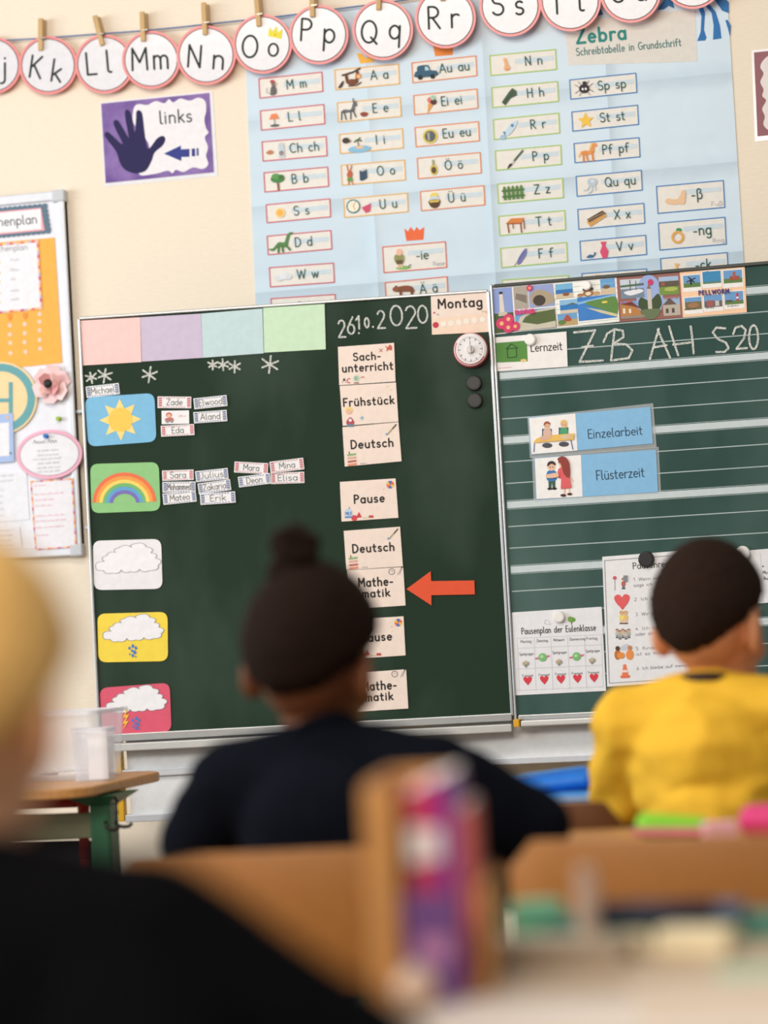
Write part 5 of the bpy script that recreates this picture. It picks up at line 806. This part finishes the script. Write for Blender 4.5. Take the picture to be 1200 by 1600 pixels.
# left table with tubs
p0 = lev(252, 1212, .70); p1 = lev(130, 1231, .70); tx1 = max(p0.x, p1.x)-.052; ty0 = p1.y-.01
lt = thing('side_table', 'beech topped table with a green column leg at the left, carrying clear plastic tubs', 'table', (tx1-.65, ty0+.26, 0)); gs2 = mat((40, 98, 64), .4, 'green_enamel_gloss', spec=.5)
bm = bmesh.new(); prism(bm, rrect(1.3, .54, .085, 8), .680, .70); mob('tabletop', bm, oak2, lt, bevel=.004)
cp = Plane((0, ty0+.17, 0), (0, -1, 0)).at(164, 1300); cx_ = cp.x-lt.location.x; cy_ = -.09; olive = mat((128, 128, 98), .4, 'olive_enamel', spec=.4)
bz = Plane((0, ty0+.17, 0), (0, -1, 0)).at(100, 1291).z
for s_, x in ((1, cx_), (-1, -cx_-.12)):
    bm = bmesh.new(); box(bm, (x, cy_, .34), (.043, .06, .64)); mob('column', bm, gs2, lt, bevel=.006)
    bm = bmesh.new(); box(bm, (x, 0, .02), (.06, .46, .035)); mob('foot', bm, gs2, lt, bevel=.006)
    bm = bmesh.new(); v = [bm.verts.new((x+dx, cy_+dy, z)) for dx, dy, z in ((-.065, -.06, .677), (.045, -.06, .677), (.045, .1, .677), (-.065, .1, .677), (-.022, -.031, .655), (.022, -.031, .655), (.022, .031, .655), (-.022, .031, .655))]
    for f in ((0, 1, 2, 3), (4, 5, 6, 7), (0, 1, 5, 4), (1, 2, 6, 5), (2, 3, 7, 6), (3, 0, 4, 7)): bm.faces.new([v[k] for k in f])
    mob('top_bracket', bm, green_steel, lt, bevel=.003)
bm = bmesh.new(); box(bm, (-.06, cy_+.01, bz), (2*cx_+.12-.046, .025, .05)); mob('cross_beam', bm, olive, lt, bevel=.003)
hk = lambda x, y: Plane((0, ty0+.135, 0), (0, -1, 0)).at(x, y)-lt.location
bm = bmesh.new(); tube(bm, [hk(*q_) for q_ in ((172, 1246), (179, 1246), (183, 1251), (183, 1270), (181, 1287), (185, 1291), (195, 1292), (202, 1291), (206, 1286))], .0036, 8); mob('bag_hook', bm, mat((48, 46, 44), .4, 'dark_wire', metal=.6), lt, smooth=True)
bm = bmesh.new(); tube(bm, [hk(*q_) for q_ in ((164, 1283), (167, 1293), (175, 1297), (184, 1295), (187, 1288))], .0036, 8); mob('bag_hook', bm, mat((48, 46, 44), .4, 'dark_wire', metal=.6), lt, smooth=True)
clear = mat((236, 238, 244), .15, 'clear_plastic', alpha=.22, spec=.6); clear2 = mat((240, 240, 248), .12, 'clear_plastic_thin', alpha=.24, spec=.6)
def tub(name, label, c, w_, d_, h_, m, rim=.008, taper=.9, rz=0, group=None):
    t = thing(name, label, 'tub', c, group, rz); bm = bmesh.new(); th = .002
    o_ = rrect(w_, d_, .015, 4); i_ = rrect(w_-2*th, d_-2*th, .013, 4)
    L0 = [bm.verts.new((x*taper, y*taper, 0)) for x, y in o_]; L1 = [bm.verts.new((x, y, h_)) for x, y in o_]; L2 = [bm.verts.new((x, y, h_)) for x, y in i_]; L3 = [bm.verts.new((x*taper, y*taper, th)) for x, y in i_]; n = len(o_)
    bm.faces.new(L0); bm.faces.new(L3)
    for a, b in ((L0, L1), (L1, L2), (L2, L3)):
        for k in range(n): bm.faces.new((a[k], a[(k+1) % n], b[(k+1) % n], b[k]))
    mob('body', bm, m, t); bm = bmesh.new()
    A0, A1 = rrect(w_+2*rim, d_+2*rim, .02, 4), rrect(w_, d_, .015, 4)
    v = [[bm.verts.new((x, y, z)) for x, y in P] for P, z in ((A0, h_-.008), (A0, h_), (A1, h_), (A1, h_-.008))]; n = len(A0)
    for a, b in zip(v, v[1:]+v[:1]):
        for k in range(n): bm.faces.new((a[k], a[(k+1) % n], b[(k+1) % n], b[k]))
    mob('rim', bm, mat((244, 244, 250), .2, 'clear_rim', alpha=.45), t); return t
pa, pb = lev(0, 1224, .70), lev(172, 1213, .70); wd = (pb-pa).length
bc = (pa+pb)/2; tub('storage_tub', 'large clear plastic storage tub standing on the left table', Vector((bc.x, bc.y+.03, .7)), wd*1.02, .2, .142, clear, group=None)
pc = lev(149, 1220, .70); tub('clear_box', 'small tall clear box in front of the right end of the large clear tub', Vector((pc.x, pc.y-.0, .7)), .083, .06, .108, clear2, .001, .88)
t = thing('paper_slip', 'white paper standing inside the small clear box on the left table', 'paper', (pc.x+.008, pc.y, .7025)); bm = bmesh.new(); box(bm, (0, 0, .05), (.042, .0012, .098)); mob('sheet', bm, mat(WHT, .6), t)
t = thing('paper_scraps', 'folded white paper scraps lying in the large clear tub', 'paper', (bc.x-.02, bc.y+.03, .703)); bm = bmesh.new()
for k in range(4): box(bm, (-.05+.03*k, .01*(k % 2), .004+.004*k), (.06, .04, .0025), Matrix.Rotation(.3*k, 3, 'Z') @ Matrix.Rotation(.15*(k % 2), 3, 'X'))
mob('scraps', bm, mat(WHT, .6), t)
# red tube chair under the left table
red = mat((186, 54, 46), .4, 'red_enamel', spec=.5)
rc_ = dep(131, 1330, 5.6); rcz = dep(122, 1253, 5.6).z; ch_ = chair('red framed chair with a dark rounded backrest under the left table', Vector((rc_.x-.135, rc_.y-.16, 0)), math.pi, red, .36, .575, .33, .12, wood=mat((44, 40, 44), .5, 'dark_plastic'))
for s_ in (-1, 1): bm = bmesh.new(); tube(bm, [(s_*.135, -.164, .54), (s_*.135, -.17, rcz-.01), (s_*.12, -.17, rcz)], .0125); mob('post_extension', bm, red, ch_, smooth=True)
bm = bmesh.new(); tube(bm, [(-.12, -.17, rcz), (.12, -.17, rcz)], .0125); mob('top_bar', bm, red, ch_, smooth=True)
# ------------------------------------------------------------------ children
def organic(name, bm, vox, sm, m, parent, fold=0, fs=9.0, seed=0, folds=None):
    me = bpy.data.meshes.new('tmp'); bmesh.ops.recalc_face_normals(bm, faces=bm.faces); bm.to_mesh(me); bm.free(); o = bpy.data.objects.new('tmp', me); sc.collection.objects.link(o)
    r = o.modifiers.new('r', 'REMESH'); r.mode = 'VOXEL'; r.voxel_size = vox; r.use_smooth_shade = True
    s_ = o.modifiers.new('s', 'SMOOTH'); s_.factor = .5; s_.iterations = sm
    dg = bpy.context.evaluated_depsgraph_get(); dg.update(); ev = o.evaluated_get(dg); nm = bpy.data.meshes.new_from_object(ev); nm.name = name
    bpy.data.objects.remove(o); bpy.data.meshes.remove(me); nm.materials.clear(); nm.materials.append(m)
    if fold:
        no = [v.normal.copy() for v in nm.vertices]
        for v, n_ in zip(nm.vertices, no):
            q_ = Vector((v.co.x*fs*.7, v.co.y*fs*.7, v.co.z*fs*1.5))+Vector((seed, seed*2, 0)); k = noise.noise(q_)+.5*noise.noise(q_*2.1); k = (1-abs(k)*2.2) if fs < 20 else k
            v.co += n_*k*fold
    return link(name, nm, parent, True)
def hand(bm, wr, d, side, curl=.35, s=1.0, up=Vector((0, 0, 1))):
    d = Vector(d).normalized(); sx = d.cross(up).normalized()*side; c = Vector(wr)+d*.045*s            # sx points to the thumb side
    q_ = Matrix((d, sx, d.cross(sx))).transposed()
    ellip(bm, c, (.041*s, .031*s, .0125*s), q_)
    capsule(bm, wr, c, .019*s, .016*s, 10, 4)
    for k, L_ in enumerate((.9, 1.0, .94, .75)):
        off = (.021-.0145*k); b = c+d*.034*s+sx*off*s; e = b+(d+sx*(.10-.07*k)).normalized()*.029*L_*s; g = e+(d*math.cos(curl)-up*math.sin(curl)+sx*(.05-.04*k)).normalized()*.026*L_*s
        capsule(bm, b-d*.012*s, e, .0078*s, .0070*s, 8, 3); capsule(bm, e, g, .0070*s, .0058*s, 8, 3)
    b = c-d*.022*s+sx*.022*s; e = b+(sx*.9+d*.75).normalized()*.027*s; g = e+(d+sx*.25-up*.15).normalized()*.022*s
    capsule(bm, b, e, .0095*s, .0085*s, 8, 3); capsule(bm, e, g, .0085*s, .0065*s, 8, 3)
def kid(label, loc, rz, skin, hairm, topc, botc, hz, el, wr, head_yaw=0, head_tilt=0, head_pitch=.12, hs=1.0, pel=.445, shz=.82, hw=.125, lean=.06, desk_h=.65, style='short', collar=None, fold=.006, loose=0, hx=0):
    t = thing('person', label, 'person', loc, None, rz); V = Vector; bm = bmesh.new(); by = .02
    sk = mat(skin, .5, 'skin', vary=.05, scale=25, sss=.08)
    hc = V((hx, lean+.035, hz)); HM = Matrix.Rotation(head_yaw, 3, 'Z') @ Matrix.Rotation(head_tilt, 3, 'Y') @ Matrix.Rotation(-head_pitch, 3, 'X'); hp = lambda x, y, z: hc+HM @ (V((x, y, z))*hs)
    # one continuous body
    ellip(bm, (0, 0, pel), (.105, .085, .08)); capsule(bm, (0, 0, pel+.02), (0, lean*.4, pel+.17), .085, .085); ellip(bm, (0, lean*.8, shz-.1), (.11, .075, .12))
    capsule(bm, (-hw+.02, lean, shz-.01), (hw-.02, lean, shz-.01), .04, .04); nk0, nk1 = V((hx*.3, lean, shz+.01)), hp(0, -.002, -.07); capsule(bm, nk0, nk1, .045, .038)
    ellip(bm, hp(0, -.008, .024), (.0705*hs, .087*hs, .096*hs), HM); ellip(bm, hp(0, .03, -.05), (.052*hs, .055*hs, .06*hs), HM); ellip(bm, hp(0, .02, -.01), (.064*hs, .068*hs, .075*hs), HM)
    capsule(bm, hp(0, .083, .0), hp(0, .098, -.025), .009*hs, .013*hs, 8, 3)
    for s_ in (-1, 1):
        ellip(bm, hp(s_*.078, -.010, -.014), (.010*hs, .021*hs, .031*hs), HM @ Matrix.Rotation(s_*.55, 3, 'Z')); ellip(bm, hp(s_*.070, .0, -.014), (.014*hs, .014*hs, .020*hs), HM)
        ellip(bm, hp(s_*.03, .06, -.03), (.025*hs, .022*hs, .022*hs), HM)
        e, w_ = V(el[(s_+1)//2]), V(wr[(s_+1)//2]); sh = V((s_*hw, lean, shz-.02)); capsule(bm, sh, e, .038, .032); capsule(bm, e, w_, .032, .022); dr = (w_-e); dr.z = 0; dr = dr.normalized()+V((0, .45, 0)); hand(bm, w_, dr, -s_)
        k, an = V((s_*.095, .31, pel+.0)), V((s_*.09, .27, .075)); capsule(bm, (s_*.065, .0, pel), k, .068, .05); capsule(bm, k, an, .048, .030); capsule(bm, an-V((0, .02, .04)), an+V((0, .11, -.05)), .028, .024)
    organic('body', bm, .0052, 3, sk, t)
    # face
    for s_ in (-1, 1):
        bm = bmesh.new(); ellip(bm, hp(s_*.030, .0715, .003), (.0125*hs, .008*hs, .0085*hs), HM, 14, 10); o = mob('eye', bm, mat((240, 238, 234), .2, 'eye_white'), t, smooth=True)
        bm = bmesh.new(); ellip(bm, hp(s_*.030, .0775, .003), (.0058*hs, .003*hs, .0058*hs), HM, 12, 8); mob('iris', bm, mat((60, 40, 28) if style != 'blond' else (70, 100, 130), .15, 'iris'), o, smooth=True)
        bm = bmesh.new(); capsule(bm, hp(s_*.018, .083, .022), hp(s_*.044, .074, .024), .0032, .0025, 6, 3); mob('eyebrow', bm, hairm, t, smooth=True)
    bm = bmesh.new(); capsule(bm, hp(-.018, .082, -.056), hp(.018, .082, -.056), .0045, .0045, 8, 3); ellip(bm, hp(0, .085, -.057), (.016*hs, .007*hs, .006*hs), HM, 12, 8); organic('lips', bm, .002, 2, mat(tuple(int(c*k) for c, k in zip(skin, (.9, .68, .66))), .4, 'lip'), t)
    # hair
    bm = bmesh.new(); rx, ry, rz_ = .073, .088, .097; grow = {'short': .009, 'bun': .012, 'blond': .019}[style]; nu, nv = 64, 48; grid = []
    for j in range(nv+1):
        row = []
        for i in range(nu):
            a, b = 2*math.pi*i/nu, math.pi*j/nv; d = V((math.sin(b)*math.cos(a), math.sin(b)*math.sin(a), math.cos(b)))
            front = d.y; line = .42*max(front, 0)+{'short': .93, 'bun': .8, 'blond': .95}[style]*min(front, 0)-.02
            if style == 'blond': line -= .25*(1-abs(front))
            line += .09*noise.noise(d*9)-.04 if style != 'blond' else 0
            h_ = d.z-line; g = grow*max(0, min(1, h_*3.2+.1))+.0012 if h_ > -.02 else -.012
            g += (noise.noise(d*14+V((3, 1, style == 'bun')))*.0022+noise.noise(V((d.x*40, d.y*12, d.z*12)))*.0012)*(1 if h_ > .12 else .3)
            tp = 1-(.32 if style == 'short' else .18)*max(0, -d.z)**1.2 if d.y < .2 else 1; row.append(bm.verts.new(hp(d.x*(rx+g)*tp, d.y*(ry+g)-.008, d.z*(rz_+g)+.024)))
        grid.append(row)
    for a, b in zip(grid, grid[1:]):
        for i in range(nu): bm.faces.new((a[i], b[i], b[(i+1) % nu], a[(i+1) % nu]))
    bmesh.ops.remove_doubles(bm, verts=bm.verts, dist=1e-5); mob('hair', bm, hairm, t, smooth=True)
    if style == 'bun':
        bm = bmesh.new(); rr = random.Random(3); c0 = V((-.018, -.035, .119))
        capsule(bm, hp(*(c0+V((.004, .008, -.03)))), hp(*(c0+V((0, 0, .03)))), .034, .030)
        for k in range(16): a = rr.uniform(0, 6.28); zz = rr.uniform(-.012, .042); ellip(bm, hp(*(c0+V((.020*math.cos(a), .020*math.sin(a), zz)))), (.017, .017, .015), None, 10, 8)
        organic('hair_bun', bm, .0035, 1, hairm, t, .003, 60)
        bm = bmesh.new(); tube(bm, [hp(*(c0+V((.004+.035*math.cos(a), .006+.035*math.sin(a), -.028)))) for a in [2*math.pi*i/16 for i in range(17)]], .005, 8); mob('hair_tie', bm, mat((30, 24, 24), .7, 'elastic'), t, smooth=True)
    # top
    bm = bmesh.new(); ellip(bm, (0, .0, pel+.05), (.125, .105, .085)); capsule(bm, (0, 0, pel+.04), (0, lean*.5, pel+.19), .108, .106); ellip(bm, (0, lean*.8, shz-.1), (.135, .098, .13)); ellip(bm, (0, lean*.75-.02, shz-.075), (.12, .085, .10))
    for s_ in (-1, 1):
        e, w_ = V(el[(s_+1)//2]), V(wr[(s_+1)//2]); sh = V((s_*hw, lean, shz-.025)); capsule(bm, (0, lean*.9, shz-.035), sh, .072, .062); capsule(bm, sh, e, .060, .050); capsule(bm, e, e+(w_-e)*.9, .048, .034)
        capsule(bm, nk0+V((0, -.004, .006)), sh+V((0, 0, .004)), .046, .055)
    if loose:
        for s_ in (-1, 1): ellip(bm, (s_*.13, .03, .62), (.12, .10, .17))
    cf = organic('sweater', bm, .0075, 3, topc, t, fold, 8.0, 3.1 if style == 'short' else .7)
    bm = bmesh.new(); cn = nk0+(nk1-nk0)*.44; q_ = (nk1-nk0).to_track_quat('Z', 'Y'); R_ = .051
    tube(bm, [cn+q_ @ V((R_*math.cos(a), R_*1.08*math.sin(a), .004*math.cos(2*a))) for a in [2*math.pi*i/24 for i in range(25)]], .0085, 8); mob('collar', bm, collar or topc, t, smooth=True)
    # trousers and shoes
    bm = bmesh.new(); ellip(bm, (0, 0, pel), (.118, .098, .082))
    for s_ in (-1, 1):
        k, an = V((s_*.095, .31, pel)), V((s_*.09, .27, .11)); capsule(bm, (s_*.065, 0, pel), k, .077, .060); capsule(bm, k, an, .058, .044)
    organic('trousers', bm, .008, 3, botc, t, .003, 9, 5)
    for s_ in (-1, 1):
        bm = bmesh.new(); a = V((s_*.09, .25, .05)); capsule(bm, a+V((0, -.02, .0)), a+V((0, .11, -.012)), .038, .034); capsule(bm, a+V((0, -.01, .02)), a+V((0, -.01, .06)), .036, .036); box(bm, a+V((0, .045, -.038)), (.072, .2, .02)); organic('shoe', bm, .006, 2, mat((70, 72, 80), .6, 'shoe'), t)
    return t
hair_dark = mat((24, 15, 11), .8, 'dark_hair', col2=(38, 24, 17), scale=90, stretch=(3, 3, .5), bump=.35, spec=.08)
hair_brown = mat((34, 24, 20), .85, 'short_hair', col2=(50, 36, 29), scale=160, bump=.4, spec=.06)
hair_blond = mat((250, 206, 124), .5, 'blond_hair', col2=(228, 172, 96), scale=60, stretch=(4, 4, .4), bump=.4, spec=.4)
jeans = mat((48, 58, 84), .8, 'denim'); navy = mat((15, 18, 27), .9, 'navy_fleece', bump=.15, scale=200, spec=.05); black = mat((11, 11, 14), .9, 'black_fleece', bump=.15, scale=200, spec=.04)
yellow = mat((236, 186, 54), .75, 'yellow_cotton', bump=.1, scale=150, spec=.2)
g0 = dep(505, 1150, 3.72); girl = kid('girl with dark hair in a high bun and a navy top, seen from behind', Vector((g0.x, g0.y, 0)), R(4), (112, 66, 40), hair_dark, navy, jeans, .936, [(-.215, .10, .70), (.268, .12, .70)], [(-.10, .31, .668), (.12, .33, .668)], head_yaw=R(-16), head_tilt=R(4), hs=1.12, shz=.805, hw=.142, lean=.05, style='bun', fold=.004, hx=-.026)
b0 = dep(1100, 1150, 4.5); boy = kid('boy with short dark hair in a yellow sweater, seen from behind', Vector((b0.x, b0.y, 0)), R(-2), (205, 140, 100), hair_brown, yellow, jeans, .955, [(-.17, .12, .68), (.20, .12, .68)], [(-.10, .31, .668), (.10, .33, .668)], head_yaw=R(-22), hs=1.14, shz=.82, hw=.135, lean=.05, style='short', collar=mat((58, 40, 36), .8, 'dark_rib'), fold=.009, hx=.01)
k0 = dep(-117, 1300, 2.0); blond = kid('blond child in a black top, close in front at the left edge of the photo', Vector((k0.x, k0.y, 0)), R(6), (250, 190, 144), hair_blond, black, jeans, .945, [(-.20, .10, .62), (.305, .08, .665)], [(-.06, .20, .56), (.10, .20, .56)], head_yaw=R(-8), hs=1.05, shz=.80, hw=.15, lean=.05, style='blond', fold=.003, loose=1)
def seat_for(k, rz=0, dx=0, **kw): return chair(loc=Vector((k.location.x+dx, k.location.y, 0)), rz=rz, **kw)
seat_for(girl, R(2), -.068, label='plywood chair behind the girl in navy, its backrest below her back', steel=green_steel, w_=.375, top=.705, bh=.185)
seat_for(boy, R(0), .075, label='low plywood chair the boy in yellow sits on, hidden behind the empty chair', steel=green_steel, w_=.30, top=.60, bh=.12)
seat_for(blond, R(4), label='plywood chair under the blond child in the foreground', steel=green_steel, w_=.38, top=.66, bh=.15)
c = dep(1042, 1305, 3.45); chair('empty plywood chair at the lower right in front of the boy in yellow', Vector((c.x+.02, c.y+.165, 0)), R(0), green_steel, .45, .705, .37, .165)
c = dep(800, 1262, 4.34); chair('plywood chair left of the boy in yellow, its rounded backrest corner by his hip', Vector((c.x, c.y+.165, 0)), R(1), green_steel, .345, .692, .37, .14, wood=mat((112, 68, 30), .45, 'dark_ply', col2=(96, 56, 24), scale=9, stretch=(14, 1.2, 14)))
desk('pupil desk in front of the boy in yellow, nearest the chalkboard', .08, 1.38, b0.y+.26, b0.y+.78, .65)
desk('pupil desk in front of the girl in navy', .10, 1.42, g0.y+.24, g0.y+.64, .65)
near = desk('nearest pupil desk at the lower right, covered with papers and school things', lev(605, 1560, .65).x-.01, 1.80, k0.y+.28, k0.y+1.02, .65, top=mat((200, 178, 152), .45, 'pale_top', scale=20))
# ------------------------------------------------------------------ things on the desks
DH = .65
def lying(name, label, cat, px, py, w_, d_, h_, m, rz=0, part='body', z=DH, bev=.003, group=None):
    q_ = lev(px, py, z); t = thing(name, label, cat, q_, group, rz); bm = bmesh.new(); box(bm, (0, 0, h_/2), (w_, d_, h_)); mob(part, bm, m, t, bevel=bev); return t
by_ = dep(852, 1236, 5.1); z = DH
t = thing('pencil_case', 'bright blue pencil case lying on the desk left of the boy in yellow', 'pencil case', Vector((by_.x, b0.y+.48, DH)), None, R(10)); bm = bmesh.new(); capsule(bm, (-.085, 0, .018), (.085, 0, .03), .017, .022, 14, 5); bmesh.ops.scale(bm, vec=(1, 2.2, 1), verts=bm.verts); organic('pouch', bm, .005, 2, mat((28, 116, 214), .5, 'blue_fabric'), t); bm = bmesh.new(); tube(bm, [(-.08, -.02, .042), (.0, -.02, .047), (.085, -.02, .054)], .002, 6); mob('zip', bm, mat((60, 160, 235), .4, 'zip'), t)
t = thing('booklet', 'light blue booklet beside the blue pencil case', 'booklet', Vector((by_.x+.10, b0.y+.40, DH)), None, R(-8)); bm = bmesh.new(); box(bm, (0, 0, .006), (.17, .12, .012)); mob('cover', bm, mat((70, 150, 225), .5), t, bevel=.001); bm = bmesh.new(); box(bm, (0, -.0606, .006), (.165, .0015, .009)); mob('pages', bm, mat((120, 150, 190), .6), t)
gy = g0.y+.37
q_ = dep(1072, 1285, 4.1); t = thing('pencil_case', 'neon green pencil case behind the empty chair, below the yellow sweater', 'pencil case', Vector((q_.x, gy+.02, DH)), None, R(5)); bm = bmesh.new(); capsule(bm, (-.045, 0, .017), (.04, 0, .013), .014, .011, 12, 5); bmesh.ops.scale(bm, vec=(1, 2.2, 1.4), verts=bm.verts); organic('pouch', bm, .005, 2, mat((135, 215, 50), .5, 'green_fabric'), t); bm = bmesh.new(); tube(bm, [(-.06, -.03, .018), (.06, -.03, .014)], .006, 6); mob('trim_band', bm, mat((215, 110, 140), .5, 'pink_trim'), t)
q_ = dep(1190, 1283, 4.1); t = thing('pencil_case', 'bright pink pencil case cut by the right photo edge behind the empty chair', 'pencil case', Vector((q_.x+.015, gy+.02, DH)), None, R(-4)); bm = bmesh.new(); capsule(bm, (-.015, 0, .018), (.06, 0, .018), .017, .017, 12, 5); bmesh.ops.scale(bm, vec=(1, 1.8, 1.4), verts=bm.verts); organic('pouch', bm, .005, 2, mat((225, 60, 130), .5, 'pink_fabric'), t)
q_ = dep(1135, 1293, 4.0); t = thing('eraser', 'pale pink eraser between the green and pink pencil cases', 'eraser', Vector((q_.x, gy-.03, DH)), None, .4); bm = bmesh.new(); box(bm, (0, 0, .015), (.05, .03, .03)); mob('block', bm, mat((235, 180, 190), .6), t, bevel=.004)
# file stand
s0 = lev(683, 1560, DH); fs_ = thing('file_stand', 'upright light wooden file stand on the nearest desk, filled with pink and purple notebooks', 'file stand', s0, None, R(9)); pine = mat((214, 158, 96), .5, 'pine', col2=(200, 140, 78), scale=8, stretch=(10, 10, 1))
for nm, c, s_ in (('side_panel', (-.050, .10, .10), (.010, .20, .20)), ('side_panel', (.046, .10, .05), (.008, .20, .10)), ('back_panel', (-.020, .204, .1), (.066, .010, .2)), ('bottom_panel', (0, .10, .005), (.09, .20, .010)), ('front_lip', (-.044, -.002, .098), (.028, .012, .196))):
    bm = bmesh.new(); box(bm, c, s_); mob(nm, bm, pine, fs_, bevel=.003)
def inside(name, label, x, w_, d_, h_, col, band=None, lean=0):
    M = fs_.matrix_basis; q_ = fs_.location+Matrix.Rotation(R(9), 3, 'Z') @ Vector((x, .02, .0105)); t = thing(name, label, 'notebook', q_, 'notebooks in the wooden file stand', R(9)); bm = bmesh.new(); box(bm, (0, d_/2, h_/2), (w_, d_, h_)); mob('cover', bm, mat(col, .5), t, bevel=.0015)
    bm = bmesh.new(); box(bm, (0, d_/2, h_+.0006), (w_*.7, d_*.96, .0012)); mob('page_edge', bm, mat(WHT, .7), t)
    if band: bm = bmesh.new(); box(bm, (0, -.0008, band[0]), (w_*.98, .0014, band[1])); o = mob('label', bm, mat(band[2], .6), t); o['label'] = 'pale spine label'
inside('notebook', 'red pink notebook at the left of the file stand, with a white label', -.014, .014, .16, .178, (206, 70, 88), (.128, .034, (252, 246, 240))); inside('notebook', 'deep magenta notebook in the middle of the file stand', .0025, .016, .165, .185, (196, 40, 116), (.128, .03, (244, 224, 226))); inside('notebook', 'purple notebook second from the right in the file stand', .018, .013, .16, .19, (116, 62, 142)); inside('notebook', 'salmon red notebook at the right of the file stand', .032, .012, .15, .16, (196, 92, 92))
q_ = lev(665, 1500, DH); 
t = thing('purple_folder', 'violet folder standing close in front of the file stand', 'folder', Vector((s0.x+.008, s0.y-.035, DH)), None, R(14)); bm = bmesh.new(); box(bm, (0, 0, .05), (.05, .012, .10)); mob('cover', bm, mat((112, 72, 132), .6), t, bevel=.002); bm = bmesh.new(); box(bm, (.0, -.0066, .05), (.03, .001, .02)); mob('label', bm, mat((190, 130, 175), .5), t)
t = thing('white_ball', 'small pale round sharpener at the foot of the file stand', 'sharpener', lev(652, 1572, DH)); bm = bmesh.new(); ellip(bm, (0, 0, .017), (.02, .02, .017)); mob('case', bm, mat((232, 200, 176), .4, 'pale_plastic'), t, smooth=True); bm = bmesh.new(); disc(bm, .009, .0335, .037, 16); mob('lid', bm, mat((240, 230, 220), .4, 'pale_plastic'), t)
# papers and tools at the lower right
for nm, lb, px, py, w_, d_, h_, col, rz in (('worksheet', 'large white worksheet on the nearest desk at the bottom of the photo', 960, 1590, .34, .22, .0012, (236, 224, 212), -6), ('worksheet', 'cream worksheet right of the large white one at the lower right corner', 1190, 1560, .22, .26, .0022, (232, 212, 190), 12),
                                  ('exercise_book', 'grey beige exercise book lying across the nearest desk behind the worksheets', 870, 1502, .15, .075, .022, (176, 160, 138), -4), ('exercise_book', 'teal exercise book at the far edge of the nearest desk', 1060, 1462, .27, .09, .022, (72, 128, 112), -3), ('exercise_book', 'mint green box shaped case left on the far edge of the nearest desk', 842, 1462, .055, .06, .036, (104, 172, 138), 10), ('eraser', 'cream eraser in front of the teal exercise book', 985, 1492, .035, .03, .022, (238, 222, 190), 20), ('paper_roll', 'pale cream folded paper in front of the teal exercise book, right of the cream eraser', 1090, 1490, .075, .05, .026, (236, 222, 186), -8), ('ruler_case', 'pale mint flat case at the right edge of the nearest desk', 1180, 1528, .07, .035, .010, (176, 206, 182), 5)):
    t = lying(nm, lb, nm.replace('_', ' '), px, py, w_, d_, h_, mat(col, .55), R(rz), 'sheet' if 'sheet' in nm else 'body', bev=0.0004 if h_ < .003 else .003)
    if nm == 'exercise_book': bm = bmesh.new(); box(bm, (0, 0, h_+.0006), (w_*.5, d_*.4, .001)); mob('label', bm, mat(tuple(min(255, c_+40) for c_ in col), .5), t)
t = thing('pen', 'dark navy felt pen lying on the teal exercise book', 'pen', lev(1030, 1440, DH+.0225), None, R(-5)); bm = bmesh.new(); tube(bm, [(-.075, 0, .011), (.06, 0, .011)], .0105, 12); mob('barrel', bm, mat((34, 36, 66), .4, 'pen_plastic'), t, smooth=True); bm = bmesh.new(); tube(bm, [(.0605, 0, .011), (.09, 0, .011)], .0085, 12); mob('cap', bm, mat((50, 90, 130), .4, 'pen_plastic'), t, smooth=True)
t = thing('glue_stick', 'pale glue stick standing upright at the back of the nearest desk', 'glue stick', lev(922, 1478, DH)); bm = bmesh.new(); disc(bm, .0125, 0, .06, 20); mob('barrel', bm, mat((222, 196, 176), .4, 'pale_plastic', alpha=.75), t, bevel=.001); bm = bmesh.new(); disc(bm, .0115, .0601, .082, 20); mob('cap', bm, mat((206, 176, 156), .4, 'pale_plastic', alpha=.75), t, bevel=.001)
